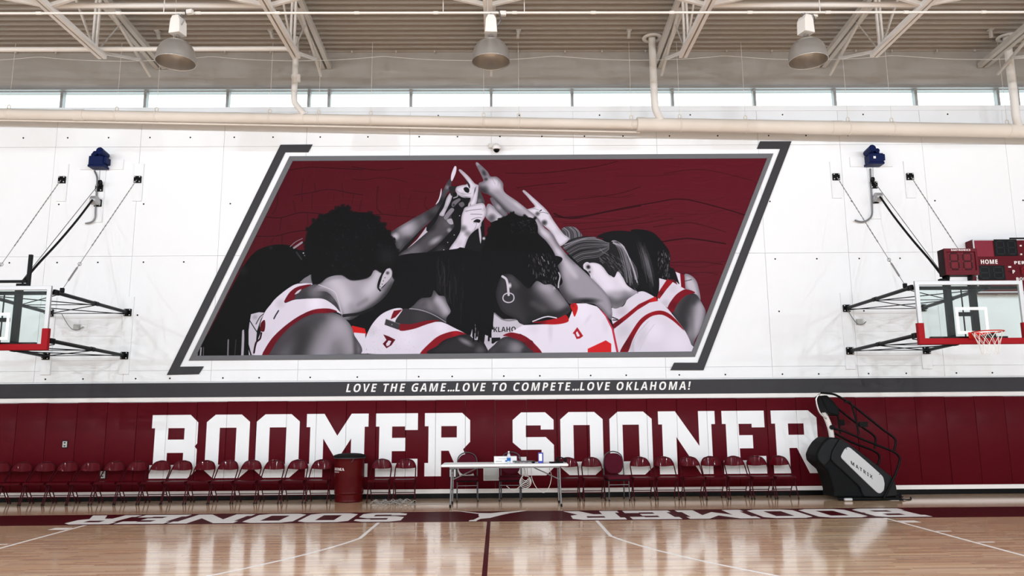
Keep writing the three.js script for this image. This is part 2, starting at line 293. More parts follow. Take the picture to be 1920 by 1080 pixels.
// ---------------------------------------------------------------- roof trusses
const TRUSS_X = [-7.45, -3.84, -0.22, 3.42, 7.04, 10.66];
const TRUSS_LABELS = ['leftmost open steel roof truss of the ceiling', 'open steel roof truss directly above the left white downpipe', 'open steel roof truss at the middle, behind the central dome lamp', 'open steel roof truss just right of the ringed middle downpipe', 'open steel roof truss just right of the third dome lamp', 'open steel roof truss ending beside the far right downpipe'];
function truss(X, label) {
  const t = thing('roof_truss', label, 'truss', [X, 0, 0], 0, 'steel roof trusses');
  const lo = 8.29, hi = 9.42;
  for (const s of [-1, 1]) {
    part('lower_chord', [bar([s * 0.045, lo, 13.95], [s * 0.045, lo, -13.62], 0.06, 0.09)], M.steel, t);
    part('upper_chord', [bar([s * 0.07, hi, 13.95], [s * 0.07, hi, -12.6], 0.09, 0.1), bar([s * 0.07, hi, -12.6], [s * 0.07, 9.2, -15.97], 0.09, 0.1)], M.steelDull, t);
  }
  const verticals = [-13.32, -10.6, -7.9, -5.2, -2.5, 0.2, 2.9, 5.6, 8.3, 11];
  for (const z of verticals) for (const s of [-1, 1]) part('web_post', bar([s * 0.035, lo, z], [s * 0.035, hi, z], 0.035, 0.045), M.steel, t);
  for (let i = 0; i < verticals.length - 1; i++) part('web_diagonal', bar([0, lo, verticals[i]], [0, hi, verticals[i + 1] - 1.35], 0.03, 0.045), M.steelDull, t), part('web_diagonal', bar([0, lo, verticals[i + 1]], [0, hi, verticals[i + 1] - 1.35], 0.03, 0.045), M.steelDull, t);
  part('web_diagonal', rod([0, lo + 0.05, -13.45], [0, 9.3, -14.2], 0.014, 6), M.steelDull, t);
  part('end_link', bar([0, lo + 0.03, -13.5], [0, 8.9, -14.98], 0.07, 0.05), M.steel, t);
  part('bearing_strut', bar([0, 9.33, -13.7], [0, 8.78, -15.52], 0.05, 0.04), M.steelDull, t);
  for (const s of [-1, 1]) part('sway_brace', bar([s * 0.06, lo + 0.04, -11.85], [s * 1.78, lo + 0.06, -11.1], 0.05, 0.07), M.steel, t);
  return t;
}
TRUSS_X.forEach((X, i) => truss(X, TRUSS_LABELS[i]));
// bridging between trusses, sprinkler line
{
  const a = thing('bridging_pipe', 'white horizontal strut pipe between the two leftmost roof trusses', 'pipe'); part('pipe', rod([-7.38, 8.36, -11.92], [-3.91, 8.36, -11.92], 0.045, 14), M.steel, a);
  const b = thing('bridging_pipe', 'white horizontal strut pipe between two trusses above the third lamp', 'pipe'); part('pipe', rod([3.49, 8.36, -11.92], [6.97, 8.36, -11.92], 0.045, 14), M.steel, b);
  const s = thing('sprinkler_pipe', 'white round pipe from the left edge to the second truss', 'pipe');
  const p = at(0, 94, -13.5), q = at(541, 91, -13.5);
  part('pipe', rod([-17.9, p.y, -13.5], [q.x, q.y, -13.5], 0.042, 16), M.pipeWhite, s);
  part('end_cap', rod([q.x - 0.03, q.y, -13.5], [q.x + 0.05, q.y, -13.5], 0.055, 16), M.steel, s);
  part('hanger_rod', [rod([-9.4, p.y, -13.5], [-9.4, 9.56, -13.5], 0.006, 6), rod([-6.1, p.y, -13.5], [-6.1, 9.56, -13.5], 0.006, 6)], M.steel, s);
  const w = thing('sagging_wire', 'thin white wire sagging in loops below the trusses along the wall', 'wire');
  const pts = []; for (let x = -13; x <= 13; x += 0.3) pts.push([x, 9.02 + 0.1 * Math.pow(Math.abs(((x + 100 + 0.22) / 3.62) % 1 - 0.5) * 2, 2), -15.3]);
  part('wire', tube(pts, 0.006, 5, 200), M.pipeWhite, w);
}
// conduits with hanger wires
function conduit(z, label) {
  const c = thing('lamp_conduit', label, 'conduit');
  part('conduit', rod([-17.9, 8.13, z], [17.9, 8.13, z], 0.019, 10), M.pipeWhite, c);
  for (let x = -16.55; x < 17; x += 1.29) { part('coupling', rod([x - 0.04, 8.13, z], [x + 0.04, 8.13, z], 0.027, 10), M.pipeWhite, c); }
  for (const x of [-13, -8.9, -5.5, -0.95, 0.38, 5.25, 8.9, 13]) part('hanger_wire', rod([x, 8.14, z], [x, 9.56, z], 0.008, 6), M.pipeWhite, c);
  return c;
}
conduit(-11.75, 'thin white conduit running across the ceiling, carrying three dome lamps');
// high-bay lamps
const domePoints = []; for (let k = 0; k <= 14; k++) { const a = k / 14; domePoints.push([0.055 + 0.25 * Math.pow(Math.sin(a * Math.PI / 2), 0.72), 0.36 - 0.36 * Math.pow(a, 1.75)]); }
const domeGeo = (() => { const o = domePoints.map(([r, y]) => new THREE.Vector2(r, y)), i = domePoints.map(([r, y]) => new THREE.Vector2(Math.max(0.04, r - 0.006), y - 0.004)).reverse(); return new THREE.LatheGeometry([...o, new THREE.Vector2(0.311, -0.004), new THREE.Vector2(0.311, -0.012), new THREE.Vector2(0.302, -0.012), ...i, new THREE.Vector2(0.001, 0.35), new THREE.Vector2(0.001, 0.362), new THREE.Vector2(0.055, 0.362)], 48); })();
const bulbMat = new THREE.MeshStandardMaterial({ color: '#ffffff', emissive: LAMP_COLOR, emissiveIntensity: 8 });
function lamp(x, z, label, lit, group) {
  const t = thing('high_bay_lamp', label, 'lamp', [x, 7.28, z], x < -1 ? -0.25 : x > 1 ? 0.35 : 0.05, group);
  part('dome_shade', domeGeo, M.alu, t);
  part('socket', [new THREE.CylinderGeometry(0.045, 0.055, 0.1, 16).translate(0, 0.4, 0), new THREE.CylinderGeometry(0.02, 0.02, 0.06, 10).translate(0, 0.46, 0)], M.chrome, t);
  const w = outline([[-0.1, 0.47], [0.1, 0.47], [0.085, 0.7], [0.05, 0.77], [-0.05, 0.77], [-0.085, 0.7]]);
  part('ballast_box', slab(w, 0.2, 0.012).translate(0, 0, -0.1), M.pipeWhite, t);
  part('hook', [bent([[-0.06, 0.76, 0], [-0.06, 0.82, 0], [0.06, 0.82, 0], [0.06, 0.76, 0]], 0.01, 0.03, 6), rod([0, 0.82, 0], [0, 0.86, 0], 0.012, 8)], M.chrome, t);
  part('cable', tube([[0.1, 0.6, 0.05], [0.16, 0.72, 0.05], [0.13, 0.86, 0.02], [0.05, 0.87, 0]], 0.009, 6, 20), M.greyTube, t);
  part('junction_box', box(0.1, 0.07, 0.06, 0.2, 0.84, 0.0), M.pipeWhite, t);
  if (lit) {
    part('bulb', new THREE.SphereGeometry(0.08, 20, 14).translate(0, 0.0, 0), bulbMat, t);
    const l = new THREE.PointLight(LAMP_COLOR, LAMP_POWER); l.position.set(0, -0.046, 0); l.shadow.radius = 1.4; l.castShadow = true; l.name = 'lamp_glow'; t.add(l);
  }
  return t;
}
lamp(-5.25, -11.75, 'unlit aluminium dome lamp left of the mural, leftmost of the three');
lamp(-0.17, -11.75, 'unlit aluminium dome lamp above the mural, middle of the three');
lamp(4.99, -11.75, 'unlit aluminium dome lamp right of the ringed downpipe, rightmost of the three');
for (const [z, row] of [[-3.2, 'first lit row from the mural wall'], [4.2, 'second lit row from the mural wall'], [11.2, 'third lit row from the mural wall']]) {
  conduit(z, `thin white conduit carrying the ${row}`).userData.group = 'conduits of the lit rows';
  [-15.4, -10.35, -5.25, -0.17, 4.99, 10.1, 15.2].forEach((x, i) => lamp(x, z, `lit dome lamp, ${['first', 'second', 'third', 'fourth', 'fifth', 'sixth', 'seventh'][i]} from left in the ${row}`, true, 'lit dome lamps'));
}
// the long rain pipe along the wall
{
  const p = thing('drain_pipe', 'long beige drain pipe running along the white wall under the windows', 'pipe');
  const yAt = (x) => 7.965 - (x + 10.55) * 0.0207, Z = -15.55;
  part('pipe_run', rod([-17.95, yAt(-17.95), Z], [2.95, yAt(2.95), Z], 0.108, 28), M.pipeBeige, p, 'slimmer left run');
  part('pipe_run', rod([2.95, yAt(2.95), Z], [17.95, yAt(17.95), Z], 0.146, 28), M.pipeBeige, p, 'wider right run');
  part('coupling', rod([2.86, yAt(2.9), Z], [3.02, yAt(2.98), Z], 0.155, 28), M.pipeBeige, p);
  for (const x of [-4.28, -8.9, 7.1]) part('coupling', rod([x - 0.11, yAt(x), Z], [x + 0.11, yAt(x), Z], x > 2.9 ? 0.152 : 0.117, 28), M.pipeBeige, p);
  for (const px of [14, 217, 292, 505, 597, 695, 907, 973, 1184, 1275, 1398, 1590, 1672, 1888]) {
    const x = at(px, 228, Z).x, r = x > 2.95 ? 0.146 : 0.108, y = yAt(x);
    const h = part('hanger', [new THREE.TorusGeometry(r + 0.002, 0.007, 8, 32).scale(1, 1, 2.4).rotateY(Math.PI / 2).translate(x, y, Z), bent([[x - 0.03, y + r, Z], [x - 0.03, y + r + 0.09, Z], [x + 0.03, y + r + 0.09, Z], [x + 0.03, y + r, Z]], 0.011, 0.03, 6)], M.pipeBeige, p);
    part('hanger_rod', rod([x, y + r + 0.09, Z], [x, 9.57, Z], 0.005, 6), M.pipeWhite, h);
  }
  const c = thing('wall_conduit', 'thin pale conduit running just below the beige drain pipe', 'conduit');
  const pts = [[-30, 221], [320, 231], [640, 238], [940, 244], [1200, 248]].map(([x, y]) => at(x, y, -15.62));
  part('conduit', rod([-17.95, pts[0].y + 0.12, -15.62], [pts[4].x, pts[4].y, -15.62], 0.02, 10), M.pipeBeige, c);
}
function downpipe(x, r, ring, label, dx = 0) {
  const d = thing('downpipe', label, 'pipe'), y0 = 7.965 - (x + 10.55) * 0.0207 + 0.1;
  part('pipe', bent([[x - dx, 9.545, -15.3], [x, 8.15, -15.3], [x + 0.02, y0 + 0.14, -15.34], [x + 0.16, y0, -15.5]], r, 0.16, 18), M.pipeWhite, d);
  if (ring) part('ceiling_ring', [new THREE.TorusGeometry(0.165, 0.045, 12, 36).scale(1, 1, 0.6).rotateX(Math.PI / 2).translate(x - dx, 9.52, -15.3)], M.pipeWhite, d);
  else part('pipe_clamp', [rod([x - dx, 8.62, -15.3], [x - dx, 8.7, -15.3], r + 0.012, 18), box(0.07, 0.16, 0.06, x + 0.08, 8.62, -15.28)], M.pipeWhite, d);
}
downpipe(-4.33, 0.062, false, 'white downpipe by the second truss, leftmost of the three');
downpipe(3.2, 0.075, true, 'white downpipe with a ceiling ring, middle of the three');
downpipe(10.8, 0.08, true, 'white downpipe with a ceiling ring at the right edge of the photo');
// dome security camera
{
  const p = at(931, 276, -15.85), t = thing('security_camera', 'small white dome security camera on the wall above the mural', 'camera', [p.x, p.y, -16]);
  part('wall_box', rbox(0.1, 0.1, 0.07, -0.12, 0.07, 0.035, 0.01), M.plate, t);
  part('bracket_arm', [rod([-0.1, 0.07, 0.05], [0, 0.09, 0.14], 0.022, 10), rod([0, 0.09, 0.14], [0, 0.04, 0.14], 0.03, 12)], M.white, t);
  part('housing', new THREE.LatheGeometry([[0.001, 0.07], [0.05, 0.065], [0.085, 0.02], [0.09, -0.03], [0.085, -0.05], [0.001, -0.05]].map(([r, y]) => new THREE.Vector2(r, y)), 24).translate(0, 0, 0.14), M.white, t);
  part('lens_dome', new THREE.SphereGeometry(0.065, 20, 10, 0, Math.PI * 2, Math.PI / 2, Math.PI / 2).translate(0, -0.05, 0.14), M.blackGloss, t, 'black lens dome');
}

// ---------------------------------------------------------------- the mural
const MURAL = { x0: -6.5, x1: 5.95, y0: 2.77, y1: 7.22 };
const muralPrint = canvasTexture(2048, 732, (g, W, H) => {
  // design coordinates: named sheets of the huddle drawing, each with its own origin and scale
  const SHEET = { A: [360, 290, 5.4], B: [360, 480, 5.4], C: [660, 290, 5.4], D: [660, 480, 5.4], E: [880, 290, 5.4], F: [880, 480, 5.4], G: [1040, 400, 5.4], H: [1040, 480, 5.4], X: [0, 0, 1] };
  const to = (s, [x, y]) => { const [ox, oy, k] = SHEET[s], p = at(ox + x / k, oy + y / k); return [(p.x - MURAL.x0) / (MURAL.x1 - MURAL.x0) * W, (MURAL.y1 - p.y) / (MURAL.y1 - MURAL.y0) * H]; };
  const U = (s) => 1 / SHEET[s][2] * 1.79;                              // canvas pixels per sheet unit
  const grey = (q, v = Math.round(q)) => `rgb(${v},${Math.round(v * 0.965)},${Math.min(255, Math.round(v * 1.03))})`;
  const col = (c) => (typeof c === 'number' ? grey(c) : c);
  function trace(s, pts, smooth, close = true) {
    const q = pts.map((p) => to(s, p)), n = q.length; g.beginPath();
    if (!smooth) { q.forEach((p, i) => g[i ? 'lineTo' : 'moveTo'](...p)); if (close) g.closePath(); return; }
    const T = 0.16, P = (i) => close ? q[(i + n) % n] : q[Math.max(0, Math.min(n - 1, i))];
    g.moveTo(...q[0]);
    for (let i = 0; i < (close ? n : n - 1); i++) { const a = P(i - 1), b = P(i), c = P(i + 1), d = P(i + 2); g.bezierCurveTo(b[0] + (c[0] - a[0]) * T, b[1] + (c[1] - a[1]) * T, c[0] - (d[0] - b[0]) * T, c[1] - (d[1] - b[1]) * T, c[0], c[1]); }
    if (close) g.closePath();
  }
  function blob(s, x, y, r, v, a = 0.9, ry = r, rot = 0) {
    const [cx, cy] = to(s, [x, y]), k = U(s); g.save(); g.translate(cx, cy); g.rotate(rot); g.scale(r * k, ry * k);
    const gr = g.createRadialGradient(0, 0, 0, 0, 0, 1), c = col(v); const [R, G, B] = c[0] === '#' ? [1, 3, 5].map((i) => parseInt(c.slice(i, i + 2), 16)) : c.match(/\d+/g); for (let i = 0; i <= 8; i++) { const t = i / 8; gr.addColorStop(t, `rgba(${R},${G},${B},${a * Math.pow(1 - t * t, 1.7)})`); }
    g.fillStyle = gr; g.beginPath(); g.arc(0, 0, 1, 0, 7); g.fill(); g.restore();
  }
  function area(s, pts, c, blobs = [], smooth = true, blur = 0) {
    g.save(); if (blur) g.filter = `blur(${blur}px)`; trace(s, pts, smooth); g.fillStyle = col(c); g.fill(); g.filter = 'none';
    if (blobs.length) { g.clip(); for (const b of blobs) blob(s, ...b); }
    g.restore();
  }
  function flesh(s, pts, c, blobs = [], edge = c > 200 ? 0.22 : 0.34, w = c > 200 ? 30 : 46) {         // rounded limb: base tone, lights and darks, a soft darker rim
    g.save(); trace(s, pts, true); g.fillStyle = col(c); g.fill(); g.clip();
    for (const b of blobs) blob(s, ...b);
    g.filter = `blur(${Math.max(1, w * U(s) * 0.28)}px)`; g.strokeStyle = `rgba(12,10,14,${edge})`; g.lineWidth = w * U(s); trace(s, pts, true); g.stroke(); g.filter = 'none';
    g.restore();
  }
  function soft(s, clip, list) {                                        // broad blurred strokes kept inside an outline: [points, width, tone, alpha]
    g.save(); trace(s, clip, true); g.clip();
    for (const [p, w, c, a = 0.7] of list) { g.filter = `blur(${Math.max(0.8, w * U(s) * 0.3)}px)`; line(s, p, w, c, a); g.filter = 'none'; }
    g.restore();
  }
  function line(s, pts, w, c, a = 1, smooth = true) { g.save(); g.globalAlpha = a; trace(s, pts, smooth, false); g.strokeStyle = col(c); g.lineWidth = Math.max(0.6, w * U(s)); g.lineCap = g.lineJoin = 'round'; g.stroke(); g.restore(); }
  const within = (s, pts, f, smooth = true) => { g.save(); trace(s, pts, smooth); g.clip(); f(); g.restore(); };
  const RED = '#7c1220', DEEP = '#5e0f1c', BRIGHT = '#d3201f';
  // ground: dark red painted timber
  const bg = g.createLinearGradient(0, 0, W, 0); bg.addColorStop(0, '#4d0d18'); bg.addColorStop(0.45, '#54101b'); bg.addColorStop(1, '#601523'); g.fillStyle = bg; g.fillRect(0, 0, W, H);
  for (let i = 0; i < 260; i++) { const x = rnd(900, 1460), y = rnd(285, 640), L = rnd(30, 170), b = rnd(-7, 7); line('X', [[x, y], [x + L * 0.3, y + b * 0.6], [x + L * 0.7, y - b * 0.4], [x + L, y + b * 0.5 - L * 0.05]], rnd(0.4, 1.2), rnd() < 0.5 ? '#3a0810' : '#6f1c2a', rnd(0.2, 0.55)); }
  for (let i = 0; i < 120; i++) { const x = rnd(430, 900), y = rnd(295, 460), L = rnd(10, 90), v = rnd() < 0.45; line('X', v ? [[x, y], [x + rnd(-4, 4), y + L * 0.15], [x + rnd(-6, 6), y + L * 0.35]] : [[x, y], [x + L * 0.5, y + rnd(-3, 3)], [x + L, y + rnd(-3, 3)]], rnd(0.4, 1), rnd() < 0.7 ? '#3a0810' : '#651826', rnd(0.25, 0.6)); }
  const D = '#26050b';
  for (const [s, w, p] of [['A', 7, [[990, 160], [1200, 130], [1450, 142], [1728, 155]]], ['A', 7, [[1040, 412], [1200, 390], [1390, 355], [1600, 392], [1728, 410]]], ['A', 8, [[760, 635], [900, 642], [1100, 590], [1300, 602]]], ['A', 8, [[650, 830], [850, 826], [1000, 790], [1200, 760]]], ['A', 8, [[870, 400], [862, 520], [820, 605]]], ['A', 9, [[905, 650], [890, 770]]], ['A', 9, [[915, 820], [915, 920]]], ['A', 5, [[1130, 250], [1115, 380], [1118, 480]]], ['A', 7, [[1025, 470], [1052, 590]]], ['A', 5, [[1240, 290], [1250, 370]]], ['A', 5, [[1520, 290], [1530, 430]]], ['A', 5, [[1640, 400], [1620, 500]]], ['A', 6, [[1170, 600], [1178, 720]]], ['A', 5, [[1220, 395], [1215, 560]]], ['A', 4, [[1440, 400], [1440, 470]]], ['A', 5, [[800, 900], [830, 840]]], ['C', 7, [[0, 632], [300, 608], [450, 622], [640, 635]]], ['C', 9, [[265, 330], [250, 530], [300, 600]]], ['C', 6, [[100, 460], [75, 570]]], ['C', 5, [[480, 400], [490, 560]]], ['C', 6, [[750, 430], [735, 520], [770, 560]]], ['C', 4, [[600, 400], [560, 560]]], ['C', 6, [[0, 125], [150, 150], [320, 160], [520, 140]]], ['C', 5, [[0, 250], [120, 260], [330, 235], [560, 280]]], ['C', 4, [[600, 370], [800, 385], [880, 370]]],
    ['E', 6, [[370, 190], [700, 190], [1000, 160], [1300, 120], [1500, 70]]], ['E', 6, [[480, 340], [800, 300], [980, 288]]], ['E', 5, [[950, 460], [1200, 440], [1500, 400], [1728, 330]]], ['E', 14, [[860, 600], [960, 640], [1100, 640], [1400, 580], [1728, 520]]], ['E', 4, [[950, 700], [1300, 690], [1728, 640]]], ['G', 9, [[0, 30], [90, 45], [350, 20], [640, -40], [1000, -105], [1300, -140], [1728, -40], [1950, 30]]], ['G', 11, [[1090, 290], [1250, 265], [1400, 260], [1728, 310]]], ['G', 4, [[250, 170], [600, 130], [900, 100], [1200, 50]]], ['G', 5, [[1000, 140], [1200, 110], [1400, 100], [1728, 190]]], ['G', 5, [[1180, 500], [1500, 495], [1700, 520]]], ['G', 4, [[1250, 620], [1500, 600], [1650, 620]]], ['G', 4, [[1100, -400], [1500, -440], [2000, -330]]]]) { line(s, p, w * 1.35, D, 0.85); line(s, p.map(([x, y]) => [x, y + w * 0.9]), w * 0.6, '#6f1b29', 0.45); }
  // dark mass behind the huddle
  area('X', [[368, 672], [430, 548], [462, 492], [520, 466], [575, 470], [640, 440], [745, 470], [800, 482], [870, 470], [930, 430], [1000, 430], [1060, 480], [1110, 452], [1180, 440], [1235, 455], [1255, 520], [1260, 560], [1280, 600], [1296, 672]], 18, [], false);
  // far right player
  area('H', [[1220, 160], [1270, 180], [1285, 310], [1250, 310], [1215, 230]], 232, [], false);
  flesh('H', [[1312, 190], [1380, 200], [1440, 270], [1475, 440], [1430, 420], [1320, 330]], 200, [['', 0, 0, 1, 0]].slice(1));
  area('H', [[1268, 178], [1312, 192], [1322, 330], [1280, 320]], RED, [], false); line('H', [[1320, 255], [1350, 248], [1385, 240]], 7, 50);
  // right dark-armed player
  const SHR = [[1390, 375], [1440, 400], [1490, 480], [1528, 570], [1500, 700], [1420, 850], [1385, 950], [1280, 740], [1200, 590], [1150, 520], [1250, 400], [1330, 350]]; flesh('H', SHR, 84); soft('H', SHR, [[[[1400, 400], [1330, 470], [1280, 600], [1330, 760]], 110, 44, 0.8], [[[1470, 500], [1460, 600], [1440, 700], [1400, 800]], 110, 205, 0.85], [[[1370, 640], [1390, 760], [1385, 900]], 60, 110, 0.6], [[[1430, 420], [1400, 470]], 60, 60, 0.8]]);
  area('H', [[1055, 225], [1190, 262], [1330, 342], [1240, 430], [1150, 530], [1040, 460], [1050, 380]], 226, [[1120, 480, 60, 190, 0.6], [1200, 330, 60, 205, 0.5]], false);
  area('H', [[1140, 232], [1197, 262], [1130, 340], [1060, 435], [1035, 420], [1048, 370]], '#9a1620', [[1080, 380, 40, '#5e0f1c', 0.8]], false);
  area('H', [[1330, 338], [1420, 372], [1320, 405], [1240, 490], [1195, 575], [1143, 525], [1200, 425], [1260, 368]], RED, [[1200, 500, 60, '#5e0f1c', 0.8]]);
  // dark heads at right
  const HR2 = [[770, 180], [880, 165], [1000, 200], [1090, 290], [1150, 370], [1172, 450], [1165, 540], [1210, 570], [1250, 680], [1258, 718], [1200, 672], [1100, 660], [1000, 620], [850, 300]];
  area('G', HR2, 20); within('G', HR2, () => { for (let i = 0; i < 70; i++) { const x = rnd(1040, 1165), y = rnd(370, 640); line('G', [[x, y], [x + rnd(-14, 10), y + rnd(14, 40)]], rnd(2, 7), rnd(70, 190), rnd(0.25, 0.7)); } });
  const HR1 = [[430, 240], [560, 185], [720, 180], [840, 220], [930, 350], [1000, 520], [1050, 620], [1056, 760], [1030, 838], [960, 800], [860, 745], [780, 560], [600, 300]];
  area('G', HR1, 22); within('G', HR1, () => { for (let i = 0; i < 90; i++) { const k = rnd(), x = 850 + k * 90 + rnd(-30, 30), y = 250 + k * 150 + rnd(0, 120); line('G', [[x, y], [x + 35, y + 120], [x + 60, y + rnd(200, 300)]], rnd(2, 5), rnd(60, 150), rnd(0.15, 0.45)); } });
  // fair player
  const BUN = [[70, 160], [140, 133], [215, 150], [285, 235], [230, 265], [150, 275], [90, 235]];
  area('G', BUN, 70); within('G', BUN, () => { for (let i = 0; i < 40; i++) { const a = rnd(0, 220); line('G', [[60 + a, 150 - a * 0.1], [110 + a, 190], [120 + a, 270]], rnd(3, 7), rnd(25, 200), 0.6); } });
  area('H', [[575, 530], [690, 510], [740, 430], [800, 395], [830, 370], [900, 360], [1000, 410], [1045, 455], [1130, 520], [1260, 680], [1330, 780], [1378, 890], [1380, 975], [630, 975], [600, 740], [575, 640]], 228, [[680, 560, 90, 190, 0.6], [700, 760, 120, 205, 0.7], [1000, 760, 160, 246, 0.8], [880, 820, 70, 205, 0.6, 180, 0.5], [1240, 880, 200, 244, 0.7], [780, 900, 40, 190, 0.7, 140]]);
  line('H', [[580, 620], [640, 645], [590, 650]], 12, 60); line('H', [[785, 300], [840, 375], [800, 345]], 9, 90, 0.8); line('H', [[800, 968], [790, 900], [830, 800], [950, 660]], 7, 190, 0.7); line('H', [[860, 950], [930, 800], [1010, 690]], 9, 214, 0.8);
  const FAIR = [[330, 500], [400, 490], [470, 520], [560, 630], [640, 590], [690, 650], [730, 725], [790, 770], [835, 803], [740, 870], [680, 940], [590, 960], [520, 830], [400, 690], [360, 640]]; flesh('G', FAIR, 228); soft('G', FAIR, [[[[540, 870], [620, 920], [690, 890], [740, 840]], 110, 70, 0.85], [[[560, 800], [680, 820], [800, 800]], 60, 150, 0.6], [[[420, 560], [520, 680], [560, 760]], 90, 242, 0.8], [[[640, 620], [680, 700], [760, 770]], 60, 238, 0.7]]);
  const BL = [[75, 335], [110, 290], [250, 240], [400, 240], [540, 297], [600, 272], [700, 330], [760, 450], [830, 560], [842, 745], [760, 735], [690, 650], [640, 585], [600, 650], [540, 600], [460, 520], [380, 500], [300, 520], [275, 545], [200, 470], [130, 400]];
  area('G', BL, 34); within('G', BL, () => {
    for (let i = 0; i < 70; i++) { const t = rnd(), y0 = 300 + t * 190; line('G', [[70 + t * 120, y0 + 40], [230 + t * 60, y0 - 20 - (1 - t) * 20], [400 + t * 40, 250 + t * 190 + rnd(-12, 12)], [550, 300 + t * 60 + rnd(-10, 10)]], rnd(1.5, 5), rnd(20, 215), rnd(0.25, 0.75)); }
    for (let i = 0; i < 100; i++) { const x = rnd(430, 690), y = 420 + (x - 430) * 0.45 + rnd(-80, 70); line('G', [[x, y], [x + rnd(20, 40), y + rnd(18, 44)]], rnd(2, 6), rnd(15, 190), rnd(0.3, 0.75)); }
    for (let i = 0; i < 60; i++) { const x = 600 + rnd(-30, 110); line('G', [[590, 285 + rnd(0, 20)], [x + 60, 360], [x + 110, 520], [x + 150 + rnd(-40, 20), rnd(640, 750)]], rnd(2, 6), rnd(25, 230), rnd(0.2, 0.6)); }
    line('G', [[575, 283], [640, 285], [700, 350], [780, 520], [835, 700]], 12, 225, 0.7); line('G', [[100, 320], [300, 255], [450, 250], [545, 298]], 6, 225, 0.7);
  });
  area('G', [[293, 560], [290, 520], [330, 495], [375, 530], [392, 590], [378, 660], [350, 615], [320, 580]], 205, [[340, 545, 32, 25, 1], [352, 595, 20, 60]]); line('G', [[298, 555], [300, 515], [335, 500], [372, 540], [385, 600], [372, 650]], 9, 225);
  area('H', [[585, 692], [720, 595], [850, 490], [980, 428], [1022, 410], [1046, 456], [960, 472], [840, 545], [720, 645], [602, 738]], '#8e1420', [[1000, 440, 70, BRIGHT, 0.9], [640, 690, 90, DEEP, 0.9]], false);
  area('H', [[660, 975], [740, 830], [850, 660], [950, 582], [1060, 553], [1150, 580], [1240, 660], [1310, 755], [1200, 660], [1110, 604], [1040, 596], [960, 622], [870, 705], [790, 845], [738, 975]], '#8e1420', [[720, 880, 130, DEEP, 0.95], [1000, 590, 90, '#a81822', 0.6]]);
  // raised arms at the centre right
  flesh('E', [[540, 375], [560, 365], [650, 440], [760, 540], [810, 600], [860, 680], [950, 800], [1010, 855], [930, 925], [885, 895], [830, 790], [740, 710], [690, 650], [660, 612], [600, 582], [588, 556], [640, 540], [662, 522], [620, 470], [580, 420]], 226, [[760, 690, 45, 40, 0.9], [690, 600, 35, 70, 0.9], [900, 780, 60, 200, 0.5], [830, 640, 40, 190, 0.5]]);
  line('E', [[690, 600], [740, 585], [800, 600]], 6, 90, 0.8); line('E', [[712, 575], [730, 562]], 10, 40); line('E', [[640, 545], [700, 560]], 6, 120, 0.7);
  const ARM = [[65, 95], [85, 82], [180, 170], [215, 222], [280, 228], [340, 290], [356, 380], [480, 470], [600, 565], [690, 640], [760, 740], [840, 800], [900, 900], [1000, 1030], [1090, 1115], [1240, 1255], [1390, 1416], [1442, 1560], [1432, 1670], [1330, 1566], [1250, 1510], [1080, 1498], [1010, 1505], [930, 1400], [895, 1320], [905, 1210], [870, 1100], [860, 1000], [780, 880], [700, 800], [660, 700], [540, 640], [430, 600], [370, 580], [230, 430], [130, 380], [100, 330], [98, 290], [140, 270], [130, 230], [90, 150]];
  flesh('E', ARM, 160, [[250, 300, 100, 225], [150, 190, 30, 50, 0.9, 60, -0.5], [170, 250, 30, 60], [150, 360, 70, 70], [500, 510, 90, 205, 0.8, 40, 0.65], [760, 800, 90, 215, 0.8], [620, 640, 60, 205, 0.7], [900, 1000, 90, 215, 0.8], [1000, 1160, 150, 190, 0.7], [1180, 1480, 190, 38, 0.95, 45], [85, 95, 30, 235]]);
  line('E', [[230, 245], [262, 300]], 5, 90, 0.6); line('E', [[300, 260], [290, 320]], 5, 90, 0.5);
  flesh('E', [[190, 500], [280, 555], [360, 640], [310, 690], [230, 690], [160, 620]], 200, [[230, 640, 60, 80], [330, 640, 50, 225]]); flesh('E', [[210, 450], [260, 450], [380, 590], [360, 640], [270, 560]], 140, [[300, 530, 50, 190]]);
  soft('E', ARM, [[[[110, 350], [260, 470], [420, 610], [560, 700], [700, 850]], 60, 40, 0.55], [[[240, 260], [400, 440], [600, 600], [760, 790], [900, 1000], [1080, 1240]], 46, 225, 0.45], [[[880, 1080], [900, 1250], [960, 1420], [1060, 1490]], 90, 30, 0.6], [[[1080, 1130], [1250, 1290], [1380, 1440], [1430, 1600]], 40, 175, 0.5]]);
  // the cluster of raised hands
  area('C', [[470, 985], [620, 820], [760, 720], [860, 590], [980, 400], [1200, 400], [1310, 480], [1340, 720], [1345, 900], [1360, 1090], [480, 1090]], 24, [[900, 980, 90, 70, 0.6]]);
  flesh('C', [[385, 800], [600, 660], [780, 560], [850, 510], [905, 400], [960, 290], [1005, 225], [1012, 190], [1040, 120], [1058, 130], [1050, 190], [1016, 265], [1002, 310], [1010, 345], [960, 400], [900, 520], [820, 650], [700, 760], [560, 900], [470, 985], [430, 885]], 92, [[560, 740, 150, 185], [440, 830, 60, 205], [800, 620, 90, 45], [900, 480, 80, 40], [960, 330, 35, 160], [560, 880, 80, 70]]);
  area('C', [[1008, 195], [1038, 122], [1058, 130], [1050, 190], [1015, 268], [1002, 250]], 226); area('C', [[848, 505], [882, 440], [905, 343], [906, 400], [880, 475]], 225);
  area('C', [[558, 955], [680, 800], [745, 725], [745, 800], [650, 885]], '#4d0d18', [], false); area('C', [[555, 958], [660, 860], [720, 780], [755, 728], [752, 770], [768, 782], [700, 840], [620, 910]], 196, [], false);
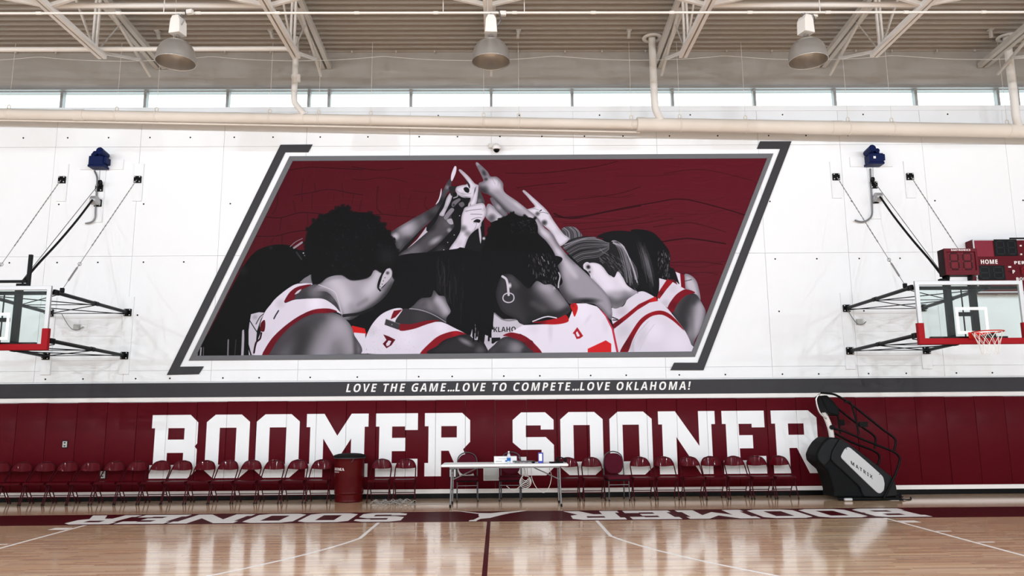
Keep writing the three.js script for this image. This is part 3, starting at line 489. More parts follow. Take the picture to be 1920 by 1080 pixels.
  flesh('C', [[478, 1015], [640, 900], [760, 790], [850, 680], [888, 600], [930, 535], [960, 440], [1000, 383], [1020, 400], [1000, 470], [950, 575], [942, 605], [1000, 545], [1036, 560], [1005, 620], [1022, 680], [1032, 735], [950, 830], [850, 930], [740, 1000], [620, 1090], [480, 1090]], 78, [[850, 870, 110, 170, 0.9, 50, -0.5], [990, 770, 40, 205], [620, 980, 120, 110], [800, 730, 80, 45], [960, 700, 60, 90], [540, 1040, 70, 150]]);
  flesh('C', [[886, 605], [930, 533], [960, 440], [1000, 384], [1018, 400], [1000, 470], [945, 585], [930, 622], [902, 622]], 216, [[960, 540, 30, 190]]); flesh('C', [[933, 632], [1000, 545], [1035, 560], [990, 622], [955, 662]], 196); area('C', [[960, 665], [1008, 650], [1026, 702], [990, 705]], 170); flesh('C', [[1010, 520], [1020, 480], [1080, 445], [1100, 460], [1060, 500], [1030, 530]], 160, [[1030, 510, 20, 60]]); area('C', [[1080, 500], [1120, 480], [1140, 510], [1110, 535]], 100);
  area('C', [[985, 330], [1040, 320], [1090, 330], [1040, 370], [1010, 420], [985, 360]], 40); line('C', [[1060, 360], [1070, 420], [1030, 440]], 14, 150);
  flesh('C', [[1083, 165], [1100, 152], [1180, 220], [1240, 290], [1276, 312], [1280, 350], [1255, 490], [1180, 505], [1200, 442], [1140, 440], [1090, 420], [1050, 372], [1060, 330], [1110, 312], [1160, 302], [1165, 270], [1130, 222]], 222, [[1120, 405, 40, 190], [1150, 460, 50, 60], [1190, 480, 40, 60], [1240, 340, 30, 200]]);
  area('C', [[1130, 342], [1160, 330], [1188, 352], [1180, 388], [1145, 376]], 24); area('C', [[1150, 262], [1172, 275], [1195, 312], [1190, 345], [1168, 300]], 40); line('C', [[1055, 365], [1100, 392], [1150, 402], [1205, 395]], 5, 120, 0.8);
  area('C', [[1282, 350], [1312, 400], [1345, 490], [1300, 505], [1252, 498]], 70, [[1290, 470, 40, 120]]);
  flesh('C', [[1175, 522], [1215, 440], [1250, 330], [1279, 310], [1276, 380], [1252, 505]], 230, [[1245, 360, 10, 40, 0.8, 60, 0.2]]);
  flesh('C', [[1128, 570], [1160, 530], [1320, 493], [1356, 560], [1346, 630], [1312, 690], [1302, 732], [1240, 772], [1182, 835], [1145, 930], [1120, 1004], [1085, 975], [985, 968], [1060, 850], [1102, 760], [1108, 640]], 224, [[1130, 750, 55, 100, 0.85], [1170, 800, 50, 130], [1080, 900, 60, 205], [1330, 560, 30, 200], [1160, 570, 30, 205]]);
  for (const p of [[[1150, 575], [1220, 562], [1310, 553]], [[1200, 605], [1260, 605], [1318, 608]], [[1210, 660], [1260, 640], [1310, 640]], [[1200, 520], [1200, 500]]]) line('C', p, 6, 90, 0.8);
  area('C', [[1228, 680], [1262, 655], [1300, 665], [1290, 690], [1262, 688]], 22); line('C', [[1230, 690], [1262, 700], [1240, 760]], 6, 120, 0.7);
  area('C', [[1280, 740], [1295, 720], [1310, 830], [1300, 900]], 200); blob('C', 1335, 850, 24, 220, 1); for (const [x, y] of [[1035, 815], [970, 890], [930, 965], [1090, 620]]) blob('C', x, y, 9, 220, 1);
  // middle dark heads and braids
  const MID = [[480, 0], [800, -40], [1050, -70], [1110, -85], [1280, -40], [1440, 0], [1440, 600], [1430, 780], [1340, 870], [1260, 780], [1180, 820], [1100, 750], [960, 620], [985, 540], [930, 420], [800, 340], [640, 490], [580, 545], [430, 545], [200, 660], [0, 720], [60, 520], [330, 350], [420, 150]];
  area('D', MID, 17); within('D', MID, () => { for (let i = 0; i < 90; i++) { const x = rnd(830, 1420), y = rnd(0, 500); line('D', [[x, y], [x + rnd(-20, 20), y + rnd(60, 140)], [x + rnd(-30, 30), y + rnd(160, 300)]], rnd(4, 12), rnd(22, 58), rnd(0.3, 0.7)); } });
  area('D', [[0, 705], [130, 735], [150, 800], [0, 790]], BRIGHT, [], false); area('D', [[20, 775], [135, 785], [152, 990], [45, 990]], 228, [[90, 940, 14, 60]], false);
  const NAPE = [[630, 495], [700, 430], [800, 415], [830, 350], [880, 400], [940, 410], [960, 470], [1000, 560], [960, 620], [945, 668], [860, 610], [740, 560], [590, 545]]; flesh('D', NAPE, 104); soft('D', NAPE, [[[[860, 430], [910, 490], [960, 570]], 80, 205, 0.8], [[[660, 520], [760, 470], [820, 400]], 60, 80, 0.7], [[[780, 470], [800, 520]], 60, 130, 0.6]]);
  area('D', [[490, 550], [600, 535], [760, 562], [900, 620], [955, 672], [860, 660], [720, 680], [600, 705], [480, 725], [435, 655]], 52, [[700, 620, 120, 62]]);
  for (let i = 0; i < 36; i++) { const t = i / 35, x = 585 + t * 365, y = 535 + 8 * t + 128 * t * t; blob('D', x, y, 8, 205, 1); }
  area('D', [[135, 850], [200, 700], [300, 590], [430, 533], [512, 542], [440, 662], [480, 745], [600, 728], [760, 684], [900, 668], [1040, 730], [1150, 795], [1000, 810], [860, 880], [700, 990], [180, 990], [150, 945]], 230, [[200, 760, 80, 205, 0.6], [560, 830, 150, 240], [900, 720, 100, 242]]);
  for (let i = 0; i < 90; i++) blob('D', rnd(180, 640), rnd(680, 980), 4, 130, 0.5);
  area('D', [[425, 555], [512, 542], [440, 622], [392, 642], [408, 592]], '#7a1420', [], false); area('D', [[470, 690], [600, 690], [760, 655], [885, 652], [760, 692], [640, 735], [525, 758], [478, 748]], '#7a1420');
  area('D', [[345, 638], [488, 690], [472, 748], [330, 697]], 62, [], false); line('D', [[345, 640], [485, 690]], 5, 120); blob('D', 405, 695, 10, 170, 1);
  area('D', [[318, 795], [375, 815], [440, 848], [400, 905], [350, 935], [312, 890], [350, 850]], '#5e0f1c', [], false); area('D', [[345, 890], [372, 855], [400, 862], [380, 905], [352, 915]], 225, [], false);
  area('D', [[690, 990], [800, 870], [900, 800], [1050, 760], [1160, 795], [1050, 815], [930, 855], [840, 935], [790, 990]], '#8a1522', [[1050, 780, 60, '#b01a24', 0.8]]);
  flesh('D', [[785, 990], [860, 912], [950, 852], [1070, 807], [1170, 797], [1290, 850], [1345, 910], [1390, 990]], 48, [[1150, 870, 120, 135, 0.9, 40, 0.5], [1300, 960, 80, 90]]);
  area('D', [[1190, 800], [1245, 690], [1275, 760], [1290, 850], [1240, 830]], 190, [], false);
  // jersey of the player at the back, lettered
  area('F', [[250, 572], [330, 640], [470, 640], [545, 695], [560, 730], [400, 810], [330, 860], [205, 985], [150, 880], [160, 800], [212, 790], [240, 690]], 205, [[200, 860, 60, 170, 0.5]], false); area('F', [[0, 800], [60, 690], [90, 760], [100, 850], [50, 850]], 195, [], false);
  line('F', [[255, 580], [330, 640], [400, 655], [480, 645]], 16, 120, 0.8);
  { const [x, y] = to('F', [240, 772]); g.save(); g.translate(x, y); g.rotate(-0.01); g.font = `bold ${Math.round(72 * U('F'))}px sans-serif`; g.fillStyle = grey(24); g.fillText('KLAHO', 0, 0, 300 * U('F')); g.restore(); }
  area('F', [[225, 828], [312, 826], [316, 850], [270, 868], [240, 890], [225, 885]], 24, [], false);
  for (let i = 0; i < 24; i++) { const x = rnd(40, 245); line('F', [[x, 500], [x + rnd(-10, 10), 640], [x + rnd(-16, 10), rnd(680, 870)]], rnd(8, 22), 15); }
  // centre head with the hoop earring
  const TOP = [[130, 950], [165, 850], [200, 760], [235, 685], [300, 660], [350, 635], [430, 592], [500, 620], [560, 628], [650, 650], [690, 720], [702, 830], [790, 900], [860, 1000], [890, 1120], [920, 1210], [910, 1330], [500, 1400], [100, 1400], [0, 1180]];
  area('E', TOP, 15); for (let i = 0; i < 46; i++) { const t = rnd(), a = TOP[2 + Math.floor(t * 8)]; blob('E', a[0] + rnd(-14, 22), a[1] + rnd(-12, 26), rnd(12, 26), 16, 1); }
  within('E', TOP, () => { for (let i = 0; i < 60; i++) blob('E', rnd(420, 690), rnd(650, 800), rnd(5, 13), rnd(40, 75), 0.6); });
  area('F', [[0, 0], [880, 0], [885, 120], [922, 195], [910, 300], [890, 340], [940, 400], [1000, 520], [760, 660], [540, 690], [470, 640], [350, 600], [250, 575], [210, 700], [150, 760], [60, 660], [0, 780]], 17);
  const FACE = [[680, 255], [760, 290], [830, 290], [900, 350], [960, 430], [1018, 520], [1010, 572], [900, 625], [760, 615], [640, 668], [545, 695], [470, 640], [330, 560], [270, 400], [300, 260], [340, 195], [420, 185], [500, 245], [600, 330]]; flesh('F', FACE, 56); soft('F', FACE, [[[[720, 285], [800, 360], [880, 440], [940, 500]], 150, 165, 0.85], [[[760, 300], [820, 330]], 90, 190, 0.7], [[[1000, 540], [900, 590], [760, 600], [600, 640]], 60, 36, 0.85], [[[560, 360], [600, 480], [640, 580]], 140, 34, 0.8], [[[420, 220], [470, 300]], 60, 84, 0.7], [[[640, 480], [760, 540]], 60, 100, 0.5]]);
  for (let i = 0; i < 120; i++) { const x = rnd(600, 880), y = rnd(-40, 330) ; if (y > 120 + (x - 560) * 0.75) continue; line('F', [[x, y], [x + rnd(-8, 14), y + rnd(12, 34)]], rnd(2, 8), rnd(60, 215), rnd(0.25, 0.75)); }
  line('F', [[905, 170], [918, 210], [905, 270], [900, 320]], 14, 215, 0.9);
  line('F', [[335, 208], [372, 235], [388, 290], [398, 395]], 24, 214); blob('F', 410, 300, 26, 235, 1, 40); line('F', [[395, 372], [440, 390], [452, 428], [435, 460], [395, 472], [355, 458], [340, 428], [352, 395], [380, 378]], 12, 205);
  // white jersey at the centre right
  area('F', [[545, 700], [760, 692], [900, 682], [1000, 655], [1035, 570], [1060, 482], [1180, 480], [1290, 512], [1380, 592], [1460, 740], [1500, 985], [715, 985], [640, 862], [520, 790], [400, 785]], 240, [[1150, 560, 160, 248], [820, 760, 40, 215, 0.6, 160], [650, 730, 90, 225, 0.6], [1380, 700, 60, 225, 0.6, 120], [1200, 640, 30, 222, 0.6, 90, 0.6]], false);
  area('F', [[640, 672], [760, 655], [900, 628], [978, 598], [1003, 662], [900, 692], [760, 692], [700, 680]], '#b01a20', [[720, 670, 90, '#6b101a', 0.9]]); line('F', [[642, 664], [740, 625], [800, 614], [882, 628]], 12, 232); line('F', [[660, 668], [760, 640], [860, 636]], 5, 40);
  area('F', [[1022, 498], [1075, 478], [1098, 530], [1066, 615], [1042, 560]], '#c81f20', [[1050, 500, 30, '#8e1420', 0.7]]);
  area('F', [[340, 808], [380, 785], [440, 775], [560, 810], [650, 880], [735, 985], [620, 985], [560, 885], [450, 835], [390, 815]], '#7d1522', [[600, 900, 70, '#5a0f1a', 0.6]]);
  flesh('F', [[205, 990], [260, 892], [330, 832], [390, 816], [450, 836], [530, 868], [600, 932], [632, 990]], 78, [[470, 930, 110, 140], [300, 950, 80, 60], [560, 960, 50, 60]]);
  area('F', [[1305, 525], [1380, 592], [1460, 740], [1512, 985], [1490, 985], [1440, 740], [1375, 610]], '#c4304a', [], false);
  area('F', [[1045, 785], [1092, 722], [1152, 810], [1120, 835], [1085, 842], [1062, 790]], '#b3202e', [], false); area('F', [[1078, 778], [1092, 762], [1118, 808], [1105, 818], [1090, 815]], 238, [], false);
  area('F', [[1198, 940], [1380, 855], [1436, 890], [1436, 985], [1198, 985]], '#d8242a', [], false);
  // left edge player
  const LB = [[368, 668], [400, 612], [430, 550], [458, 498], [480, 472], [510, 460], [545, 461], [568, 478], [584, 505], [590, 525], [565, 545], [535, 560], [508, 588], [482, 610], [470, 640], [474, 668]];
  area('X', LB, 14); blob('A', 800, 945, 30, 40, 0.8); blob('B', 520, 150, 70, 34, 0.8);
  area('B', [[575, 1005], [575, 760], [585, 680], [600, 590], [680, 570], [740, 575], [700, 640], [660, 760], [640, 1005]], 206, [[640, 620, 40, 150, 0.6]], false); line('B', [[590, 660], [640, 740], [665, 775]], 9, 25); line('B', [[650, 690], [690, 620], [730, 585]], 8, 30);
  for (const [x0, y0, x1, v, w] of [[352, 850, 365, 150, 14], [505, 760, 512, 205, 26], [430, 850, 435, 60, 10], [95, 930, 88, 190, 14], [120, 925, 118, 120, 8], [55, 985, 50, 200, 14]]) line('B', [[x0 + (x1 > 360 ? 18 : 0), y0], [x1, 1010]], w, v, 0.85);
  line('B', [[570, 900], [600, 1005]], 14, 20); line('B', [[545, 700], [560, 1005]], 36, 14);
  line('A', [[995, 935], [1050, 885], [1120, 850]], 6, 150); line('A', [[1035, 945], [1115, 890]], 22, 165, 0.85); for (const [x, y] of [[1130, 998], [1146, 1022], [1162, 1046], [1178, 1066]]) blob('A', x, y, 12, 235, 1); line('A', [[1060, 990], [1110, 1060]], 18, 60, 0.8);
  // left front player: jersey, neck, shoulder, ear, hair
  area('B', [[1088, 270], [1140, 225], [1200, 190], [1288, 150], [1245, 220], [1212, 290]], 130, [[1240, 190, 40, 205]], false);
  area('B', [[640, 1010], [660, 880], [700, 760], [690, 700], [740, 570], [800, 490], [850, 430], [960, 340], [1060, 285], [1190, 278], [1215, 292], [1050, 345], [965, 420], [945, 476], [1050, 442], [1250, 430], [1350, 440], [1440, 500], [1522, 592], [1440, 560], [1300, 572], [1150, 622], [1000, 722], [870, 855], [775, 1010]], 228, [[900, 480, 70, 200, 0.7], [1250, 480, 120, 248], [760, 800, 80, 220]]);
  line('B', [[878, 555], [850, 600], [832, 635]], 14, 50); area('B', [[690, 740], [700, 680], [735, 648], [745, 690], [735, 760], [705, 765]], '#5a0f1a'); line('B', [[705, 780], [690, 840], [650, 880], [630, 980]], 18, '#2c1016');
  area('B', [[1030, 440], [1045, 400], [1100, 350], [1200, 300], [1280, 285], [1380, 330], [1445, 370], [1475, 450], [1525, 590], [1440, 502], [1345, 440], [1240, 428]], 66, [[1250, 360, 110, 120], [1120, 400, 60, 60], [1430, 430, 60, 90]]);
  area('B', [[942, 470], [945, 440], [1000, 360], [1080, 310], [1210, 288], [1130, 335], [1060, 385], [1030, 442]], '#6b1220'); area('B', [[1042, 390], [1070, 355], [1110, 338], [1080, 375]], 210);
  const NECK = [[588, 545], [604, 528], [622, 518], [650, 516], [690, 520], [702, 507], [716, 507], [710, 530], [712, 541], [722, 535], [736, 510], [741, 520], [730, 545], [716, 562], [696, 577], [672, 592], [656, 600], [642, 594], [632, 568], [614, 548]]; flesh('X', NECK, 168, [], 0.3, 9); soft('X', NECK, [[[[628, 530], [640, 545], [650, 570]], 26, 212, 0.85], [[[612, 524], [640, 519], [680, 526]], 8, 150, 0.6], [[[690, 545], [706, 530], [712, 512]], 22, 214, 0.8], [[[660, 575], [668, 592]], 16, 140, 0.6], [[[660, 600], [690, 584], [715, 566], [738, 535]], 16, 40, 0.9], [[[672, 572], [688, 562]], 8, 110, 0.5]]);
  line('X', [[598, 534], [626, 546], [634, 562], [641, 588]], 1.6, 214, 0.9); line('X', [[645, 592], [675, 588], [700, 578]], 6, 26, 0.9);
  area('X', [[709, 548], [715, 525], [722, 507], [733, 503], [737, 509], [733, 520], [722, 533], [714, 541]], 200, [[727, 512, 5, 50]]); line('X', [[713, 545], [709, 538], [713, 522], [722, 506]], 3.4, 20);
  for (const [x, y] of [[722, 521], [719, 527], [717, 533], [713, 538]]) blob('X', x, y, 1.6, 60, 1);
  const SHL = [[765, 1010], [860, 862], [980, 735], [1120, 632], [1250, 582], [1400, 570], [1510, 605], [1600, 690], [1640, 790], [1668, 1010]]; flesh('B', SHL, 112); soft('B', SHL, [[[[780, 1010], [930, 850], [1100, 720], [1280, 640]], 150, 60, 0.8], [[[1080, 1000], [1110, 900], [1150, 790]], 170, 42, 0.85], [[[1300, 1010], [1360, 900], [1430, 780], [1500, 700]], 190, 176, 0.75], [[[1480, 700], [1560, 800], [1600, 960]], 130, 180, 0.7], [[[1440, 1000], [1450, 900]], 60, 130, 0.6], [[[1330, 620], [1180, 660], [1250, 720]], 60, 70, 0.5], [[[1650, 800], [1660, 1000]], 40, 60, 0.7]]);
  area('B', [[710, 1010], [800, 850], [930, 720], [1080, 612], [1230, 545], [1380, 533], [1470, 562], [1380, 578], [1250, 584], [1120, 634], [980, 735], [862, 864], [772, 1010]], '#6b1220', [[1300, 560, 120, '#8a1624', 0.7]]);
  const AFRO = [[572, 457], [578, 430], [590, 415], [602, 405], [622, 397], [632, 391], [642, 388], [652, 390], [662, 397], [695, 400], [708, 409], [718, 422], [730, 436], [738, 450], [745, 470], [749, 492], [748, 515], [743, 526], [736, 520], [735, 508], [728, 502], [716, 512], [702, 506], [690, 521], [660, 526], [640, 516], [618, 517], [600, 532], [586, 530], [582, 508], [572, 480]];
  area('X', AFRO, 15, [], true, 1.4);
  for (let i = 0; i < 150; i++) { const a = AFRO[Math.floor(rnd(0, 17))]; blob('X', a[0] + rnd(-4, 5), a[1] + rnd(-4, 6), rnd(2, 5), 16, 0.8); }
  within('X', AFRO, () => { for (let i = 0; i < 160; i++) blob('X', rnd(600, 735), rnd(405, 510), rnd(1, 3.4), rnd(22, 52), 0.5); blob('X', 725, 480, 26, 34, 0.7); });
});
const muralMat = mat('#e4e4e4', 0.5, 0, { map: muralPrint, specularIntensity: 0.12 });
muralPrint.repeat.set(1 / (MURAL.x1 - MURAL.x0), 1 / (MURAL.y1 - MURAL.y0)); muralPrint.offset.set(-MURAL.x0 / (MURAL.x1 - MURAL.x0), -MURAL.y0 / (MURAL.y1 - MURAL.y0));
const xy = (px, py, z = -15.98) => { const p = at(px, py, z); return [p.x, p.y]; };
{
  const t = thing('wall_mural', 'slanted wall mural of a team huddle with raised fingers on dark red', 'mural');
  const outer = [xy(354, 676), xy(1303, 669), xy(1450, 288), xy(543, 293)], inner = [xy(368, 667), xy(1297, 659), xy(1438, 297), xy(549, 302)];
  part('print', slab(outline(inner), 0.02).translate(0, 0, -16.005), muralMat, t);
  for (let i = 0; i < 4; i++) { const j = (i + 1) % 4; part('frame_bar', slab(outline([outer[i], outer[j], inner[j], inner[i]]), 0.04, 0.004).translate(0, 0, -16.01), M.frameGrey, t); }
  const l = thing('bracket_graphic', 'dark grey open bracket shape on the left of the mural', 'wall graphic', [0, 0, 0], 0, 'bracket shapes framing the mural');
  part('bracket_bar', slab(outline([xy(313, 703), xy(373, 701.5), xy(382, 687), xy(337, 687.5), xy(535, 285.5), xy(578, 285.5), xy(586, 271), xy(526, 271.5)].reverse()), 0.02, 0.003).translate(0, 0, -15.99), M.charcoal, l);
  const r = thing('bracket_graphic', 'dark grey open bracket shape on the right of the mural', 'wall graphic', [0, 0, 0], 0, 'bracket shapes framing the mural');
  part('bracket_bar', slab(outline([xy(1425, 265), xy(1484, 265), xy(1319, 694), xy(1257, 694), xy(1264, 680), xy(1308, 680), xy(1463, 279), xy(1419, 279)].reverse()), 0.02, 0.003).translate(0, 0, -15.99), M.charcoal, r);
}

// ---------------------------------------------------------------- wall-hung basketball goals
const boltGeo = new THREE.CylinderGeometry(0.011, 0.011, 0.012, 8).rotateX(Math.PI / 2);
function goal(cx, s, label) {                  // s: -1 stands left of the mural, 1 right
  const t = thing('basketball_goal', label, 'basketball goal', [cx, 0, -16], 0, 'wall-hung basketball goals');
  const B = (...a) => part('backing_board', span(...a, -0.01, 0.035), M.wall, t);
  const plate = (x, y) => { const p = part('wall_plate', rbox(0.15, 0.15, 0.05, x, y, 0.055, 0.008), M.blackGloss, t); part('bolt', [[-1, -1], [1, -1], [-1, 1], [1, 1]].map(([a, b]) => boltGeo.clone().translate(x + a * 0.052, y + b * 0.052, 0.084)), M.plate, p); return p; };
  for (const k of [-1, 1]) { B(k * 0.8 - 0.1, k * 0.8 + 0.1, 6.18, 7.0); B(k * 0.8 - 0.1, k * 0.8 + 0.1, 2.52, 4.12); plate(k * 0.8, 6.645); plate(k * 0.8, 3.79); plate(k * 0.8, 2.9); }
  B(-0.46, 0.46, 6.88, 7.1); B(-0.1, 0.1, 5.72, 6.86);
  plate(0, 6.46); plate(0, 6.13);
  // folding struts and their tie rods: the strut nearer the mural runs straight out, the other one slants in to the mast
  const out = (k) => (k === -s ? k * 0.94 : k * 0.4), mid = (k, f) => k * 0.8 + (out(k) - k * 0.8) * f;
  for (const k of [-1, 1]) for (const [y, y2] of [[3.79, 3.75], [2.9, 2.92]]) {
    const st = part('strut', [rod([k * 0.8, y, 0.1], [out(k), y2, 2.86], 0.034, 14), rbox(0.06, 0.09, 0.12, k * 0.8, y, 0.11), rbox(0.05, 0.09, 0.14, out(k), y2, 2.88)], M.blackGloss, t);
    part('strut_collar', [rod([mid(k, 0.46), y + (y2 - y) * 0.46, 1.37], [mid(k, 0.51), y + (y2 - y) * 0.51, 1.51], 0.042, 14)], M.black, st);
  }
  for (const y of [3.77, 2.91]) for (const k of [-1, 1]) part('tie_rod', [rod([k * 0.8, y - 0.03, 0.2], [mid(-k, 0.5), y - 0.03, 1.45], 0.009, 6), rod([mid(k, 0.5), y - 0.03, 1.45], [out(-k), y - 0.04, 2.8], 0.009, 6)], M.black, t);
  for (const y of [3.77, 2.91]) part('tie_rod', [rod([-0.81, y - 0.02, 0.24], [0.81, y - 0.02, 0.24], 0.008, 6), rod([mid(-1, 0.5), y - 0.02, 1.46], [mid(1, 0.5), y - 0.02, 1.46], 0.008, 6)], M.black, t);
  // mast behind the board
  for (const k of [-1, 1]) part('mast_post', rbox(0.1, 0.98, 0.1, k * 0.22, 3.36, 2.74, 0.01), M.blackGloss, t);
  part('top_bar', [rbox(1.84, 0.06, 0.06, 0, 3.745, 2.86, 0.008)], M.blackGloss, t);
  part('bottom_bar', [rbox(1.34, 0.035, 0.05, 0, 2.885, 2.86, 0.008)], M.blackGloss, t);
  part('centre_brace', [rod([0, 3.74, 2.78], [0, 2.9, 2.78], 0.012, 8), rbox(0.34, 0.07, 0.03, 0, 3.29, 2.84, 0.005), rbox(0.25, 0.02, 0.03, -0.02, 2.98, 2.84, 0.004)], M.blackGloss, t);
  // board
  const bd = part('backboard', rbox(1.8, 1.02, 0.012, 0, 3.31, 3.0, 0.004), M.glass, t, 'clear glass backboard');
  part('board_frame', slab(outline([[-0.93, 2.78], [0.93, 2.78], [0.93, 3.845], [-0.93, 3.845]], [[[-0.86, 2.85], [-0.86, 3.775], [0.86, 3.775], [0.86, 2.85]]]), 0.05, 0.005).translate(0, 0, 2.975), M.silver, bd, 'pale metal frame');
  part('target_square', slab(outline([[-0.275, 2.93], [0.275, 2.93], [0.275, 3.39], [-0.275, 3.39]], [[[-0.225, 2.98], [-0.225, 3.34], [0.225, 3.34], [0.225, 2.98]]]), 0.003).translate(0, 0, 3.008), M.white, bd);
  part('edge_padding', slab(outline([[-0.955, 2.755], [0.955, 2.755], [0.955, 3.12], [0.845, 3.12], [0.845, 2.86], [-0.845, 2.86], [-0.845, 3.12], [-0.955, 3.12]]), 0.085, 0.012).translate(0, 0, 2.958), M.red, t, 'red padding');
  // rim and net
  const rz = 3.4, ry = 2.925;
  const rim = part('rim', [new THREE.TorusGeometry(0.231, 0.0095, 10, 48).rotateX(Math.PI / 2).translate(0, ry, rz), rbox(0.2, 0.16, 0.02, 0, ry - 0.05, 3.03, 0.004), rbox(0.16, 0.04, 0.16, 0, ry - 0.01, 3.1, 0.008), rod([-0.08, ry - 0.1, 3.04], [-0.12, ry - 0.005, 3.2], 0.01, 8), rod([0.08, ry - 0.1, 3.04], [0.12, ry - 0.005, 3.2], 0.01, 8)], M.orangeRed, t);
  const cords = [], NR = [0.228, 0.19, 0.155, 0.13, 0.125], NY = [0.008, 0.1, 0.2, 0.3, 0.37], n = 12;
  const np = (ring, k) => { const a = (k + ring * 0.5) / n * Math.PI * 2; return [Math.cos(a) * NR[ring], ry - NY[ring], rz + Math.sin(a) * NR[ring]]; };
  for (let r = 0; r < 4; r++) for (let k = 0; k < n; k++) { cords.push(rod(np(r, k), np(r + 1, k), 0.0035, 5), rod(np(r, k), np(r + 1, k - 1), 0.0035, 5)); }
  part('net', cords, M.netWhite, t);
  // lift gear on the wall
  const w = part('winch', [rbox(0.3, 0.2, 0.26, 0, 7.0, 0.16, 0.02), rbox(0.24, 0.1, 0.2, -0.02, 7.13, 0.14, 0.03), rbox(0.06, 0.14, 0.2, 0.17, 7.02, 0.15, 0.01), rbox(0.34, 0.05, 0.24, 0, 6.89, 0.15, 0.01)], M.blue, t, 'dark blue winch');
  part('motor', [rod([s * -0.13, 7.14, 0.12], [s * -0.13, 7.17, 0.4], 0.075, 20), rod([s * 0.02, 7.14, 0.1], [s * 0.02, 7.15, 0.3], 0.05, 16)], M.blue, w);
  if (s > 0) part('winch_tag', box(0.05, 0.05, 0.004, s * -0.05, 7.0, 0.293), M.white, w);
  part('pulley', [new THREE.CylinderGeometry(0.06, 0.06, 0.04, 20).rotateZ(Math.PI / 2).translate(-s * 0.06, 6.55, 0.14), bar([-s * 0.02, 6.47, 0.08], [-s * 0.07, 6.55, 0.14], 0.06, 0.05)], M.black, t);
  const reel = part('strap_reel', [new THREE.CylinderGeometry(0.095, 0.095, 0.12, 24).rotateZ(Math.PI / 2).translate(0.0, 6.15, 0.19), rbox(0.14, 0.1, 0.12, 0, 6.13, 0.1, 0.01)], M.galv, t, 'grey strap reel');
  const end = [-s * 0.26, 3.95, 2.74];
  part('safety_strap', tube([[0, 6.13, 0.28], [-s * 0.07, 5.52, 0.92], [-s * 0.14, 4.9, 1.62], [-s * 0.21, 4.36, 2.28], end], 0.021, 8, 40), M.black, t, 'black safety strap');
  part('strap_anchor', rbox(0.16, 0.06, 0.1, end[0], 3.9, 2.74, 0.01), M.black, t);
  part('hoist_cable', [rod([-s * 0.06, 6.5, 0.19], [end[0], 3.98, 2.76], 0.006, 6), rod([-s * 0.03, 6.9, 0.15], [-s * 0.06, 6.58, 0.17], 0.005, 6)], M.rope, t);
  for (const k of [-1, 1]) {
    const a = V(k * 0.8, 6.62, 0.1), b = V(mid(k, 0.94), 3.83, 2.7), d = b.clone().sub(a), links = [];
    for (let i = 0; i < 36; i++) { const p = a.clone().addScaledVector(d, 0.03 + i / 36 * 0.62), q = a.clone().addScaledVector(d, 0.03 + (i + 0.8) / 36 * 0.62); links.push(rod(p, q, i % 2 ? 0.012 : 0.008, 5)); }
    links.push(rod(a, a.clone().addScaledVector(d, 0.03), 0.008, 5), rod(a.clone().addScaledVector(d, 0.65), b, 0.006, 6), rod(a.clone().addScaledVector(d, 0.83), a.clone().addScaledVector(d, 0.93), 0.017, 8));
    const ch = part('support_chain', links, M.galv, t);
    part('turnbuckle_eye', new THREE.TorusGeometry(0.03, 0.008, 8, 16).translate(...a.clone().addScaledVector(d, 0.8).toArray()), M.galv, ch);
    part('chain_lug', rbox(0.06, 0.08, 0.06, mid(k, 0.94), 3.82, 2.7, 0.01), M.black, t);
  }
  return t;
}
const goalL = goal(-8.56, -1, 'wall-hung basketball goal at the left edge, only its right half in view');
const goalR = goal(7.99, 1, 'wall-hung basketball goal with red rim and white net, below the shot clock');
part('clock_bracket', [rbox(0.06, 0.6, 0.05, 0.4, 4.13, 2.8, 0.006), rbox(0.06, 0.6, 0.05, -0.4, 4.13, 2.8, 0.006), rbox(0.8, 0.045, 0.05, 0, 3.96, 2.8, 0.006)], M.blackGloss, goalL, 'empty black clock bracket');
part('clock_bracket', [rbox(0.06, 0.2, 0.05, 0.2, 3.88, 2.74, 0.006), rbox(0.06, 0.2, 0.05, -0.22, 3.88, 2.74, 0.006)], M.blackGloss, goalR);
// conduits feeding the winches, small junction boxes by the goals
for (const [name, px, py, label] of [['junction_box', 1612, 603, 'small grey junction box with cord on the wall left of the right goal'], ['junction_box', 143, 613, 'small grey junction box with cord on the wall right of the left goal']]) {
  const p = at(px, py, -15.95), t = thing(name, label, 'box', [p.x, p.y, -16]), k = px > 900 ? -1 : -1;
  part('box', rbox(0.12, 0.11, 0.06, 0, 0, 0.03, 0.008), M.boxGrey, t);
  part('outlet_plate', rbox(0.08, 0.13, 0.012, 0.16, 0.0, 0.006, 0.003), M.wall, t);
  part('cord', tube([[0.14, 0, 0.03], [0.05, -0.06, 0.07], [-0.06, -0.05, 0.08], [-0.16, 0.06, 0.1], [-0.28, 0.26, 0.12]], 0.008, 6, 30), M.greyTube, t);
}
for (const [pts, label] of [[[[1632, 316], [1633, 340], [1635, 380], [1635, 402], [1628, 412], [1616, 416], [1603, 413]], 'thin grey flexible conduit hanging down from the right blue winch'], [[[177, 320], [182, 334], [181, 360], [179, 395], [178, 408], [172, 416], [160, 419]], 'thin grey flexible conduit hanging down from the left blue winch']]) {
  const t = thing('winch_conduit', label, 'conduit'); part('conduit', tube(pts.map(([x, y]) => at(x, y, -15.93)), 0.018, 8, 50), M.greyTube, t);
}
